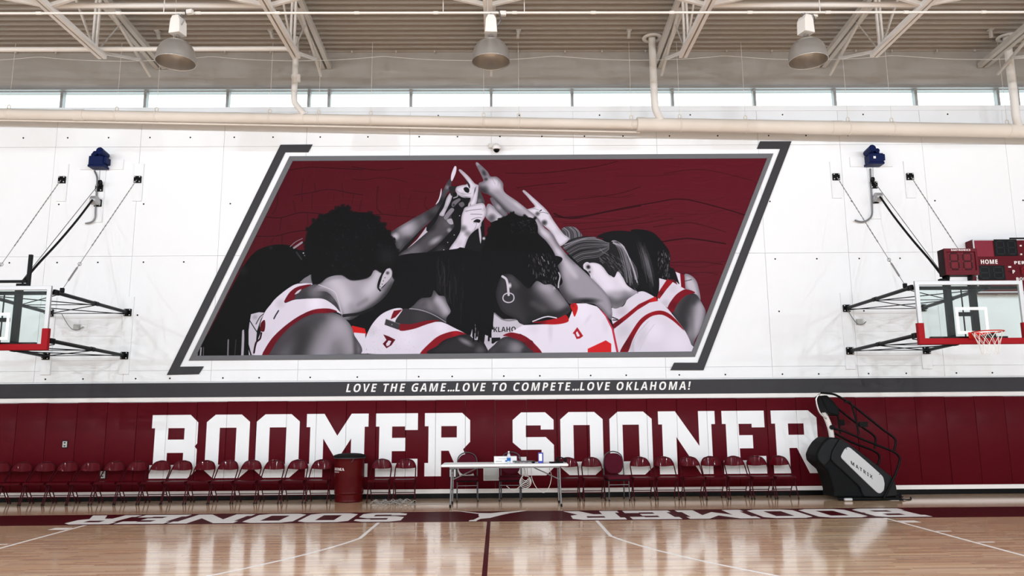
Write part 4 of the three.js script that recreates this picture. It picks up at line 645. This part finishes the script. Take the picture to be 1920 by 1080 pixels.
// shot clock
{
  const t = thing('shot_clock', 'dark red box shot clock with two unlit digits above the right goal', 'shot clock', [7.97, 4.2, -13.2]);
  part('cabinet', rbox(0.58, 0.47, 0.2, 0, 0, 0, 0.012), M.cabinetDark, t);
  part('face_panel', rbox(0.57, 0.46, 0.012, 0, 0, 0.096, 0.004), M.boxMaroon, t);
  const face = part('face_frame', slab(outline([[-0.29, -0.235], [0.29, -0.235], [0.29, 0.235], [-0.29, 0.235]], [[[-0.25, -0.15], [-0.25, 0.17], [0.25, 0.17], [0.25, -0.15]]]), 0.03, 0.006).translate(0, 0, 0.095), M.boxMaroon, t);
  for (const x of [-0.115, 0.115]) {
    const d = part('digit', box(0.2, 0.32, 0.004, x, 0.01, 0.103), mat('#5f0d19', 0.35), t), seg = [];
    for (const y of [-0.13, 0.01, 0.15]) seg.push(rbox(0.12, 0.026, 0.012, x, y, 0.107, 0.004)); for (const y of [-0.06, 0.08]) for (const k of [-1, 1]) seg.push(rbox(0.026, 0.11, 0.012, x + k * 0.072, y, 0.107, 0.004));
    part('segments', seg, mat('#2e060c', 0.4), d, 'dark unlit segments');
  }
  part('lettering', lettering('DAKTRONICS', 0.03, 0.34, 0, 0.002, 0.15).translate(-0.17, 0.19, 0.125), M.white, t);
  for (const x of [-0.2, 0.2]) part('mount', rbox(0.05, 0.06, 0.05, x, -0.255, 0, 0.006), M.black, t);
}
// scoreboard
{
  const z = -15.72, a = at(1823, 449, z), b = at(1823, 549, z), w = 3.2, h = a.y - b.y, t = thing('scoreboard', 'large dark red scoreboard on the wall behind the right basketball goal', 'scoreboard', [a.x, b.y, z]);
  const X = (px, py) => at(px, py, z).x - a.x, Y = (px, py) => at(px, py, z).y - b.y;
  part('cabinet', rbox(w, h, 0.26, w / 2, h / 2, -0.13, 0.01), M.boxMaroon, t);
  part('trim', slab(outline([[0, 0], [w, 0], [w, h], [0, h]], [[[0.025, 0.025], [0.025, h - 0.025], [w - 0.025, h - 0.025], [w - 0.025, 0.025]]]), 0.012).translate(0, 0, -0.002), M.silver, t);
  const panel = (px0, py0, px1, py1, n, m = M.lcd, segc = '#232527') => {
    const x0 = X(px0, (py0 + py1) / 2), x1 = X(px1, (py0 + py1) / 2), y1 = Y((px0 + px1) / 2, py0), y0 = Y((px0 + px1) / 2, py1);
    const p = part('digit_panel', span(x0, x1, y0, y1, -0.01, 0.012), m, t), seg = [], dw = (x1 - x0) / n, th = dw * 0.1;
    for (let i = 0; i < n; i++) { const c = x0 + dw * (i + 0.5), hw = dw * 0.32, hh = (y1 - y0) * 0.38, my = (y0 + y1) / 2; for (const k of [-1, 0, 1]) seg.push(box(hw * 1.6, th, 0.006, c, my + k * hh, 0.013)); for (const k of [-1, 1]) for (const q of [-1, 1]) seg.push(box(th, hh * 0.8, 0.006, c + k * hw, my + q * hh / 2, 0.013)); }
    part('segments', seg, mat(segc, 0.4), p);
  };
  panel(1864, 449, 1907, 480, 2); panel(1833, 498, 1884, 525, 2);
  part('blank_panel', span(X(1826, 470), X(1862, 470), Y(1840, 481), Y(1840, 451), -0.004, 0.006), mat('#7d2a38', 0.45), t);
  part('colon', [box(0.03, 0.03, 0.02, X(1913, 461), Y(1913, 461), 0.01), box(0.03, 0.03, 0.02, X(1914, 477), Y(1914, 477), 0.01)], M.white, t);
  const word = (s, px, py, hpx, wpx) => { const x = X(px, py), y = Y(px, py); part('lettering', lettering(s, hpx / 92, wpx / 92, 0, 0.004, 0.06).translate(x, y, 0), M.white, t); };
  word('HOME', 1838.5, 495, 8.5, 34); word('PERIOD', 1901, 495.5, 6.2, 44); word('BONUS', 1905, 526, 6, 34); word('P', 1898, 513, 7, 6);
  part('arrow', slab(outline([[-0.04, 0], [0.04, 0.045], [0.04, -0.045]].reverse()), 0.006).translate(X(1893, 509), Y(1893, 509), 0), mat('#3c0a12', 0.5), t);
  part('possession_light', box(0.06, 0.03, 0.008, X(1893, 500.5), Y(1893, 500.5), 0.003), M.white, t);
  panel(1913, 500, 1932, 516, 1, mat('#4c0a13', 0.4), '#8e1420');
  part('name_plate', [rbox(0.6, 0.04, 0.03, X(1894, 446) + 0.3, h + 0.018, -0.02, 0.004)], M.black, t);
  const clip = thing('wall_clip', 'small white bracket on the wall under the scoreboard', 'bracket', [at(1876, 551, -15.96).x, at(1876, 551, -15.96).y, -16]);
  part('clip_body', [rbox(0.1, 0.07, 0.08, -0.03, 0, 0.04, 0.01), rod([0.0, 0.01, 0.05], [0.11, 0.02, 0.05], 0.018, 10), rbox(0.04, 0.06, 0.05, 0.11, 0.01, 0.04, 0.008)], M.plate, clip);
}
// plates and outlets in the pads
for (const [px, py, w, h, label, m] of [[122, 833, 0.09, 0.12, 'small outlet plate high on the left pads', 'boxGrey'], [193, 890, 0.1, 0.14, 'small outlet plate low on the left pads between two folding chairs', 'boxGrey'], [849, 887, 0.12, 0.15, 'small white outlet plate behind the left end of the folding table', 'white'], [921, 889, 0.28, 0.22, 'large pale outlet box on the pads under the folding table', 'boxGrey']]) {
  const p = at(px, py, -15.95), t = thing('wall_outlet', label, 'outlet', [p.x, p.y, -15.952]);
  part('cover_plate', rbox(w, h, 0.02, 0, 0, 0.008, 0.005), M[m], t);
  part('frame', slab(outline([[-w / 2 - 0.015, -h / 2 - 0.015], [w / 2 + 0.015, -h / 2 - 0.015], [w / 2 + 0.015, h / 2 + 0.015], [-w / 2 - 0.015, h / 2 + 0.015]], [[[-w / 2, -h / 2], [-w / 2, h / 2], [w / 2, h / 2], [w / 2, -h / 2]]]), 0.014).translate(0, 0, -0.004), w > 0.2 ? M.plate : M.rubber, t);
  const sock = []; for (const y of [-0.03, 0.03]) sock.push(box(0.032, 0.024, 0.004, 0, y, 0.019)); if (w < 0.2) part('sockets', sock, M.black, t);
}

// ---------------------------------------------------------------- folding chairs
const chairPaint = mat('#4c0510', 0.36, 0, { clearcoat: 0.12, clearcoatRoughness: 0.045, specularIntensity: 0.05 }), chairDark = mat('#38060f', 0.4);
const backGeo = shell(18, 8, (u, v) => { const a = Math.pow(Math.abs(u), 2.6), y0 = 0.61 + 0.02 * u * u, y1 = 0.805 - 0.125 * a; return [u * (0.19 - 0.012 * v), y0 + (y1 - y0) * v, -0.2 + 0.055 * u * u - 0.035 * v]; }, 0.012);
const seatGeo = shell(12, 12, (u, v) => { const z = -0.17 + 0.37 * v, roll = Math.max(0, v - 0.86) / 0.14; return [u * (0.186 + 0.008 * v), 0.415 - 0.012 * (1 - u * u) * Math.sin(Math.PI * v) + 0.012 * v - 0.03 * roll * roll, z]; }, 0.012);
const skirtGeo = [rbox(0.385, 0.035, 0.012, 0, 0.398, 0.185, 0.004), rbox(0.012, 0.03, 0.34, -0.19, 0.4, 0.01, 0.004), rbox(0.012, 0.03, 0.34, 0.19, 0.4, 0.01, 0.004)];
const frameGeo = bent([[-0.205, 0.01, 0.2], [-0.203, 0.42, 0.03], [-0.198, 0.62, -0.155], [-0.186, 0.69, -0.19], [-0.12, 0.785, -0.225], [0.12, 0.785, -0.225], [0.186, 0.69, -0.19], [0.198, 0.62, -0.155], [0.203, 0.42, 0.03], [0.205, 0.01, 0.2]], 0.0115, 0.09, 8);
const rearGeo = (k) => bent([[k * 0.19, 0.01, -0.21], [k * 0.186, 0.25, -0.04], [k * 0.184, 0.395, 0.13]], 0.0105, 0.05, 8);
const footGeo = (x, z) => new THREE.CylinderGeometry(0.014, 0.016, 0.03, 10).translate(x, 0.015, z);
function foldingChair(x, z, turn, label, group) {
  const t = thing('folding_chair', label, 'chair', [x, 0, z], turn, group);
  part('backrest', backGeo, chairPaint, t); part('seat', seatGeo, chairPaint, t); part('seat_skirt', skirtGeo, chairDark, t); part('front_frame', frameGeo, chairDark, t);
  for (const k of [-1, 1]) { const l = part('rear_leg', rearGeo(k), chairDark, t); part('foot_cap', footGeo(k * 0.19, -0.21), M.rubber, l); }
  part('front_crossbar', rod([-0.205, 0.15, 0.143], [0.205, 0.15, 0.143], 0.009, 8), chairDark, t); part('rear_crossbar', rod([-0.188, 0.16, -0.105], [0.188, 0.16, -0.105], 0.009, 8), chairDark, t);
  for (const k of [-1, 1]) part('foot_cap', footGeo(k * 0.205, 0.2), M.rubber, t);
  return t;
}
const firstChair = foldingChair(0, 0, 0, 'x');
const emblem = (c, two) => { part('emblem', new THREE.CylinderGeometry(0.012, 0.012, 0.002, 12).rotateX(Math.PI / 2 - 0.2).translate(0, two ? 0.68 : 0.7, -0.216), M.white, c, 'small white emblem'); if (two) part('number', lettering('2', 0.045, 0.03, 0, 0.002).rotateX(-0.2).translate(-0.015, 0.725, -0.218), M.white, c, 'white number two'); };
const ordinal = ['', 'first', 'second', 'third', 'fourth', 'fifth', 'sixth', 'seventh', 'eighth', 'ninth', 'tenth', 'eleventh', 'twelfth', 'thirteenth', 'fourteenth', 'fifteenth'];
let used = false;
function putChair(x, z, turn, label, group) { let c = firstChair; if (used) { c = firstChair.clone(); c.name = numbered('folding_chair'); scene.add(c); c.userData = {}; } used = true; c.position.set(x, 0, z); c.rotation.y = turn; tag(c, label, 'chair', group); return c; }
const marked = [];
const CHZ = -15.47;
[-9.87, -9.43, -8.99, -8.54, -8.09, -7.64, -7.19, -6.75, -6.31, -5.86, -5.42, -4.96, -4.51, -4.05, -3.58].forEach((x, i) => {
  const n = 15 - i, c = putChair(x, CHZ + rnd(-0.02, 0.02), rnd(-0.025, 0.025), `maroon folding chair in the left row, ${ordinal[n]} from the drum bin`, 'folding chairs left of the bin');
  if ([8, 12, 13].includes(i)) marked.push([c, false]);
});
marked.push([putChair(-2.41, CHZ, -0.03, 'maroon folding chair marked with a white 2, right beside the drum bin', 'folding chairs by the bin'), true]);
putChair(-1.92, CHZ + 0.02, 0.05, 'maroon folding chair beside the numbered one, nearer the table', 'folding chairs by the bin');
putChair(1.26, CHZ, -0.04, 'maroon folding chair partly behind the right end of the table', 'folding chairs right of the table');
marked.push([putChair(1.74, CHZ, 0.03, 'maroon folding chair just left of the unobstructed round-backed chair', 'folding chairs right of the table'), false]);
[2.7, 3.17, 3.68, 4.1, 4.57, 5.02, 5.47].forEach((x, i) => putChair(x, CHZ + (i === 3 ? 0.02 : rnd(-0.02, 0.02)), [0.03, -0.02, 0.02, 0.0, -0.02, 0.02, 0.02][i], `maroon folding chair in the right row, ${ordinal[7 - i]} from the stair climber`, 'folding chairs left of the climber'));
for (const [c, two] of marked) emblem(c, two);
// ---------------------------------------------------------------- round-backed padded chairs
function banquetChair(x, z, turn, label) {
  const t = thing('banquet_chair', label, 'chair', [x, 0, z], turn, 'round-backed padded chairs');
  const ring = (rx, ry, y, n = 28) => { const p = []; for (let k = 0; k < n; k++) { const a = k / n * Math.PI * 2; p.push([Math.sign(Math.cos(a)) * Math.pow(Math.abs(Math.cos(a)), 0.75) * rx, y + Math.sign(Math.sin(a)) * Math.pow(Math.abs(Math.sin(a)), 0.85) * ry]); } return p; };
  const pad = outline(ring(0.185, 0.2, 0.682));
  part('backrest', slab(pad, 0.05, 0.016, 3).rotateX(-0.14).translate(0, 0.0, -0.115), M.fabric, t);
  part('back_frame', bent([[-0.2, 0.43, -0.19], [-0.198, 0.7, -0.215], [-0.17, 0.86, -0.235], [0, 0.925, -0.242], [0.17, 0.86, -0.235], [0.198, 0.7, -0.215], [0.2, 0.43, -0.19]], 0.012, 0.11, 8), M.tubeDark, t);
  part('seat', rbox(0.43, 0.07, 0.42, 0, 0.43, 0.02, 0.028), M.fabric, t); part('seat_frame', rbox(0.42, 0.025, 0.4, 0, 0.385, 0.02, 0.006), M.black, t);
  for (const [kx, z0, z1] of [[-1, 0.19, 0.2], [1, 0.19, 0.2], [-1, -0.18, -0.23], [1, -0.18, -0.23]]) { const l = part('leg', rod([kx * 0.195, 0.4, z0], [kx * 0.2, 0.02, z1], 0.012, 8), M.tubeDark, t); part('foot_cap', rod([kx * 0.2, 0.0, z1], [kx * 0.2, 0.03, z1], 0.015, 8), M.rubber, l); }
  part('stretcher', [rod([-0.195, 0.3, 0.19], [0.195, 0.3, 0.19], 0.008, 6)], M.greyTube, t);
}
banquetChair(-0.71, -15.5, 0.06, 'dark maroon round-backed padded chair behind the left part of the table');
banquetChair(0.13, -15.5, -0.08, 'dark maroon round-backed padded chair behind the middle of the table, by the bottle');
banquetChair(2.19, -15.42, 0.1, 'dark maroon round-backed padded chair standing clear among the folding chairs');
// ---------------------------------------------------------------- folding table and what lies on it
{
  const t = thing('folding_table', 'long white folding table with grey steel legs before the pads', 'table', [0.02, 0, -14.66]);
  part('tabletop', rbox(2.3, 0.045, 0.74, 0, 0.735, 0, 0.018), mat('#f5f4f2', 0.45), t);
  part('apron_rail', [bar([-1.0, 0.7, 0.3], [1.0, 0.7, 0.3], 0.025, 0.03), bar([-1.0, 0.7, -0.3], [1.0, 0.7, -0.3], 0.025, 0.03)], M.greyTube, t);
  for (const k of [-1, 1]) {
    const x = k * 0.97 + (k > 0 ? 0.03 : 0);
    for (const z of [-0.3, 0.3]) { const l = part('leg', bent([[x, 0.71, z * 0.86], [x, 0.45, z * 0.9], [x + k * 0.015, 0.01, z]], 0.015, 0.1, 10), M.greyTube, t); part('foot_cap', rod([x + k * 0.015, 0, z], [x + k * 0.015, 0.05, z], 0.018, 10), M.rubber, l); }
    part('leg_crossbar', [rod([x, 0.3, -0.27], [x, 0.3, 0.27], 0.012, 8), rod([x, 0.62, -0.26], [x, 0.62, 0.26], 0.012, 8)], M.greyTube, t);
    part('brace', [rod([x, 0.46, 0.0], [x - k * 0.5, 0.69, 0.0], 0.011, 8), rod([x, 0.46, -0.27], [x, 0.46, 0.27], 0.01, 8)], M.greyTube, t);
  }
}
{
  const TY = 0.758, onTable = (px, z) => { const p = at(px, 868, z); return [p.x, TY, z]; };
  const s = thing('box_label', 'long low white card box with small dark print on the table', 'box', onTable(947.5, -14.72), 0.03);
  const print = canvasTexture(512, 160, (g, w, h) => { g.fillStyle = '#f1f0ee'; g.fillRect(0, 0, w, h); g.fillStyle = '#4a4a4c'; for (let i = 0; i < 26; i++) g.fillRect(90 + i * 9, 46 + (i % 3) * 3, 5, 12); g.fillStyle = '#222'; for (let i = 0; i < 7; i++) g.fillRect(28 + i * 22, 112, 10 + (i % 2) * 5, 18); g.fillStyle = '#2f62ad'; g.fillRect(250, 92, 40, 40); g.fillStyle = '#151515'; g.fillRect(430, 104, 18, 26); g.fillRect(458, 104, 18, 26); });
  const front = mat('#ffffff', 0.6, 0, { map: print });
  part('carton', rbox(0.42, 0.12, 0.16, 0, 0.06, 0, 0.004), M.white, s); part('printed_front', new THREE.PlaneGeometry(0.41, 0.11).translate(0, 0.06, 0.0806), front, s);
  const b = thing('water_bottle', 'clear plastic bottle with a blue label standing on the table', 'bottle', onTable(954, -14.5));
  const prof = [[0.001, 0.002], [0.03, 0], [0.034, 0.01], [0.033, 0.05], [0.034, 0.12], [0.03, 0.15], [0.015, 0.185], [0.013, 0.2], [0.013, 0.205], [0.001, 0.205]].map(([r, y]) => new THREE.Vector2(r, y));
  part('bottle_body', new THREE.LatheGeometry(prof, 24), new THREE.MeshPhysicalMaterial({ color: '#e8f0f6', roughness: 0.08, transmission: 0.85, thickness: 0.004, ior: 1.4 }), b);
  part('cap', new THREE.CylinderGeometry(0.015, 0.015, 0.022, 18).translate(0, 0.211, 0), M.white, b); part('label_band', new THREE.CylinderGeometry(0.0352, 0.0352, 0.055, 24, 1, true).translate(0, 0.075, 0), mat('#2b6fb8', 0.5), b);
  const c = thing('tall_carton', 'small upright white and violet carton on the table', 'carton', onTable(1014, -14.55), -0.2);
  part('carton', rbox(0.09, 0.19, 0.06, 0, 0.095, 0, 0.004), mat('#4a50a8', 0.5), c); part('front_label', box(0.06, 0.13, 0.003, 0, 0.105, 0.0308), M.white, c);
  const w = thing('cable_heap', 'tangle of pale cable lying on the table by the carton', 'cable', onTable(982, -14.6));
  const pts = []; for (let i = 0; i < 40; i++) pts.push([-0.16 + i * 0.0085 + 0.07 * Math.sin(i * 1.7), 0.014 + 0.024 * Math.abs(Math.sin(i * 0.9)), 0.06 * Math.cos(i * 1.3)]);
  part('cable', tube(pts, 0.006, 6, 240), M.greyTube, w);
  const m = thing('computer_mouse', 'small black mouse on the table between cable and carton', 'mouse', onTable(1000, -14.55));
  part('shell', new THREE.SphereGeometry(0.03, 18, 12).scale(1.1, 0.7, 1.5).translate(0, 0.017, 0), M.black, m); part('wheel', rbox(0.008, 0.006, 0.02, 0, 0.037, 0.018, 0.003), M.greyTube, m);
  const d = thing('headset', 'black headset and keypad heap at the right end of the table', 'headset', onTable(1047, -14.6), 0.3);
  part('keypad', rbox(0.24, 0.025, 0.13, -0.06, 0.013, 0.05, 0.008), M.black, d); part('headband', new THREE.TorusGeometry(0.075, 0.012, 8, 30, Math.PI * 1.25).rotateX(-1.1).translate(0.05, 0.06, 0), M.blackGloss, d);
  for (const k of [-1, 1]) part('ear_cup', new THREE.CylinderGeometry(0.04, 0.042, 0.035, 20).rotateZ(1.2 * k).translate(0.05 + k * 0.075, 0.045, 0.02), M.rubber, d);
  const paper = thing('paper_sheet', 'flat white paper sheet lying at the left of the table', 'paper', onTable(900, -14.55), 0.15); part('sheet', box(0.3, 0.003, 0.21, 0, 0.0015, 0), mat('#efe3e2', 0.8), paper);
  const k = thing('cable_coil', 'coil of white cable hanging under the middle of the table', 'cable'), o = at(985, 897, -14.75), rings = [];
  for (let i = 0; i < 5; i++) rings.push(new THREE.TorusGeometry(0.06 + i * 0.012, 0.006, 6, 40, Math.PI * 1.75).rotateZ(0.5 + i * 0.5).rotateY(-0.3 + i * 0.12).translate(o.x, o.y - 0.02 * i + 0.02, o.z + 0.02 * i));
  part('loops', rings, M.cable, k); part('tail', tube([[o.x, o.y + 0.1, o.z], [o.x - 0.02, 0.7, o.z + 0.04], [o.x + 0.05, 0.71, o.z + 0.1]], 0.007, 6, 20), M.cable, k); part('tail', tube([[o.x + 0.1, o.y + 0.02, o.z], [o.x - 0.05, o.y - 0.1, o.z], [o.x - 0.22, o.y - 0.22, o.z - 0.05], [o.x - 0.35, 0.32, o.z - 0.2]], 0.006, 6, 30), M.cable, k);
  const n = thing('dangling_cord', 'thin white cord sagging below the right half of the table', 'cord');
  part('cord', tube([[996, 878], [997, 895], [1003, 910], [1012, 921], [1022, 923], [1030, 912], [1034, 893], [1030, 878]].map(([x, y]) => at(x, y, -14.7)), 0.006, 6, 60), M.cable, n);
  const e = thing('floor_cable', 'tangled white cable lying on the floor left of the table', 'cable', [-2.0, 0, -15.0]);
  const q = []; for (let i = 0; i < 64; i++) { const a = i * 0.82; q.push([-0.42 + i * 0.0105 + 0.13 * Math.cos(a), 0.012 + (i % 5 === 2 ? 0.07 : 0.018 * (i % 3)), 0.11 * Math.sin(a) - 0.02 + (i > 50 ? (i - 50) * 0.006 : 0)]); }
  q.push([0.45, 0.012, 0.06], [0.7, 0.012, 0.02], [0.95, 0.012, 0.1], [1.05, 0.012, 0.0]); part('cable', tube(q, 0.0065, 6, 420), M.cableGrey, e);
}
// ---------------------------------------------------------------- drum bin
{
  const t = thing('drum_bin', 'dark red steel drum bin with black lid and white lettering', 'bin', [-3.02, 0, -15.56]);
  const print = canvasTexture(2048, 512, (g, w, h) => { g.fillStyle = '#480709'; g.fillRect(0, 0, w, h); g.fillStyle = '#e8e4e0'; g.font = 'bold 138px serif'; g.textAlign = 'center'; g.fillText('OKLAHOMA', w * 0.58, 330, 600); g.font = 'italic bold 60px serif'; g.fillText('Sooners', w * 0.6, 405); });
  const prof = [[0.0, 0.004], [0.262, 0.004], [0.27, 0.012], [0.27, 0.03], [0.262, 0.045], [0.262, 0.14], [0.27, 0.15], [0.281, 0.165], [0.283, 0.178], [0.276, 0.19], [0.281, 0.2], [0.285, 0.47], [0.292, 0.485], [0.285, 0.5], [0.285, 0.78], [0.29, 0.8], [0.298, 0.82], [0.298, 0.84], [0.285, 0.85]].map(([r, y]) => new THREE.Vector2(r, y));
  part('drum', new THREE.LatheGeometry(prof, 64), M.binRed, t);
  part('printed_band', new THREE.CylinderGeometry(0.2865, 0.2865, 0.26, 64, 1, true, Math.PI * 0.5, Math.PI * 2).translate(0, 0.64, 0), mat('#ffffff', 0.3, 0, { map: print, clearcoat: 0.15, clearcoatRoughness: 0.15, specularIntensity: 0.06 }), t, 'white lettering on dark red');
  const lid = part('lid', new THREE.LatheGeometry([[0.0, 0.92], [0.14, 0.918], [0.22, 0.91], [0.29, 0.89], [0.312, 0.88], [0.316, 0.872], [0.312, 0.845], [0.302, 0.842]].map(([r, y]) => new THREE.Vector2(r, y)).reverse(), 48), M.rubber, t, 'black plastic lid');
  part('lever_ring', [new THREE.TorusGeometry(0.302, 0.01, 8, 64).rotateX(Math.PI / 2).translate(0, 0.835, 0), rod([0.13, 0.82, 0.275], [0.09, 0.76, 0.29], 0.007, 6)], M.tubeDark, lid);
}
// ---------------------------------------------------------------- stair climber
{
  const NEAR = -14.9, FAR = -15.5, Q = (x, y, z = NEAR) => at(1500 + x / 4.5, 720 + y / 4.5, z), S = (pts, z) => pts.map(([x, y]) => { const p = Q(x, y, z); return [p.x, p.y]; });
  const t = thing('stair_climber', 'black stair climber exercise machine with silver side panel, leaning rails', 'exercise machine');
  const ccw = (p) => { let a = 0; p.forEach((q, i) => { const r = p[(i + 1) % p.length]; a += q[0] * r[1] - r[0] * q[1]; }); return a < 0 ? [...p].reverse() : p; };
  const round = (pts, n = 4) => { const c = new THREE.CatmullRomCurve3(pts.map(([x, y]) => V(x, y, 0)), true, 'catmullrom', 0.25); return c.getPoints(pts.length * n).slice(0, -1).map((p) => [p.x, p.y]); };
  const body = round(S([[250, 452], [200, 492], [165, 545], [143, 600], [150, 652], [190, 695], [235, 735], [262, 800], [292, 900], [302, 958], [440, 966], [820, 966], [822, 880], [808, 810], [770, 768], [580, 620], [392, 480], [330, 455]]));
  part('body_shroud', slab(outline(ccw(body)), 0.56, 0.05, 4).translate(0, 0, FAR + 0.01), M.shroudDark, t);
  part('side_cover', slab(outline(ccw(round(S([[335, 466], [390, 490], [580, 632], [762, 776], [800, 830], [812, 945], [545, 950], [505, 872], [400, 770], [262, 640], [275, 560]]), 3))), 0.06, 0.022, 3).translate(0, 0, NEAR - 0.04), M.shroud, t);
  part('upper_cover', slab(outline(ccw(round(S([[250, 462], [205, 500], [170, 550], [150, 602], [158, 645], [205, 688], [250, 640], [270, 560], [325, 468]]), 3))), 0.05, 0.02, 3).translate(0, 0, NEAR - 0.035), M.shroud, t);
  const pan = part('silver_panel', slab(outline(ccw(round(S([[395, 533], [368, 552], [343, 600], [348, 630], [500, 780], [640, 912], [672, 920], [700, 895], [707, 840], [694, 785], [665, 752], [540, 640], [420, 540]]), 3))), 0.03, 0.008, 3).translate(0, 0, NEAR + 0.008), M.silver, t, 'silver side panel');
  const c = Q(425, 652, NEAR + 0.036); part('lettering', lettering('MATRIX', 0.068, 0.46, 0, 0.003, 0.3).applyMatrix4(new THREE.Matrix4().set(1, 0, 0, 0, -0.62, 1, 0, 0, 0, 0, 1, 0, 0, 0, 0, 1)).scale(0.86, 1, 1).translate(c.x, c.y - 0.05, NEAR + 0.037), M.shroud, pan);
  const scr = []; for (const [x, y] of [[393, 548], [672, 762]]) { const p = Q(x, y, NEAR + 0.04); scr.push(new THREE.CylinderGeometry(0.01, 0.01, 0.006, 10).rotateX(Math.PI / 2).translate(p.x, p.y, NEAR + 0.038)); } part('screws', scr, M.black, pan);
  const MID = (NEAR + FAR) / 2;
  part('console_mast', [bent([Q(272, 470, MID), Q(255, 370, MID), Q(222, 285, MID), Q(200, 240, MID)], 0.05, 0.1, 16)], M.pipeWhite, t, 'white console mast');
  { const p = Q(258, 365, MID); part('knob', new THREE.CylinderGeometry(0.045, 0.045, 0.06, 18).rotateX(Math.PI / 2).translate(p.x, p.y, MID + 0.06), M.black, t); }
  part('console', slab(outline(ccw(round(S([[150, 108], [200, 98], [255, 150], [292, 200], [305, 255], [288, 270], [210, 245], [180, 190]], MID), 3))), 0.36, 0.03, 3).translate(0, 0, MID - 0.18), M.shroudDark, t);
  for (const z of [MID - 0.24, MID + 0.24]) part('grab_handle', bent([Q(228, 292, z), Q(190, 270, z), Q(160, 235, z), Q(138, 160, z), Q(135, 115, z), Q(178, 72, z)], 0.016, 0.08, 10), M.chrome, t, 'chrome grab handle');
  const rail = (name, pts, z, r = 0.021) => (z = z === NEAR ? NEAR + 0.07 : z, part(name, bent(pts.map(([x, y]) => Q(x, y, z)), r, 0.09, 10), M.blackGloss, t));
  rail('upper_rail', [[175, 74], [290, 84], [420, 160], [700, 385], [800, 455], [812, 490], [795, 562]], NEAR);
  rail('lower_rail', [[290, 380], [350, 388], [560, 480], [800, 574], [846, 620], [838, 670], [800, 775], [705, 968]], NEAR);
  rail('upper_rail', [[190, 110], [310, 200], [460, 320], [622, 430], [642, 465], [630, 545]], FAR);
  rail('lower_rail', [[290, 415], [430, 490], [622, 562], [668, 595], [674, 640], [652, 690]], FAR);
  rail('rail_post', [[435, 170], [470, 290], [497, 425]], NEAR, 0.019); rail('rail_post', [[295, 180], [325, 300], [340, 420]], FAR, 0.019);
  for (const [x, y, z, w, h] of [[520, 340, NEAR, 0.16, 0.1], [352, 325, FAR, 0.1, 0.11], [388, 152, NEAR, 0.12, 0.04]]) { const p = Q(x, y, z); part('rail_grip', rbox(w, h, 0.06, p.x, p.y, z === NEAR ? z + 0.07 : z, 0.012), M.rubber, t); }
  for (const z of [NEAR + 0.02, FAR + 0.02]) { const a = Q(320, 970, z), b = Q(850, 970, z); part('base_rail', rbox(b.x - a.x, 0.05, 0.06, (a.x + b.x) / 2, 0.035, z, 0.012), M.blackGloss, t); }
  for (const [x, z] of [[400, NEAR + 0.04], [400, FAR - 0.0]]) { const p = Q(x, 966, z); part('wheel', rbox(0.16, 0.055, 0.07, p.x, 0.032, z + 0.03, 0.026), M.silver, t); }
  for (const z of [NEAR + 0.02, FAR + 0.02]) { const p = Q(855, 975, z); part('leveller', [new THREE.CylinderGeometry(0.035, 0.04, 0.02, 16).translate(p.x, 0.01, z), new THREE.CylinderGeometry(0.012, 0.012, 0.06, 10).translate(p.x, 0.04, z)], M.black, t); }
  { const p = Q(905, 985, NEAR); part('power_lead', tube([[p.x - 0.12, 0.03, NEAR], [p.x - 0.02, 0.012, NEAR - 0.02], [p.x + 0.12, 0.01, NEAR - 0.1], [p.x + 0.3, 0.01, NEAR - 0.45]], 0.01, 6, 24), M.rubber, t); }
}
renderer.render(scene, camera);
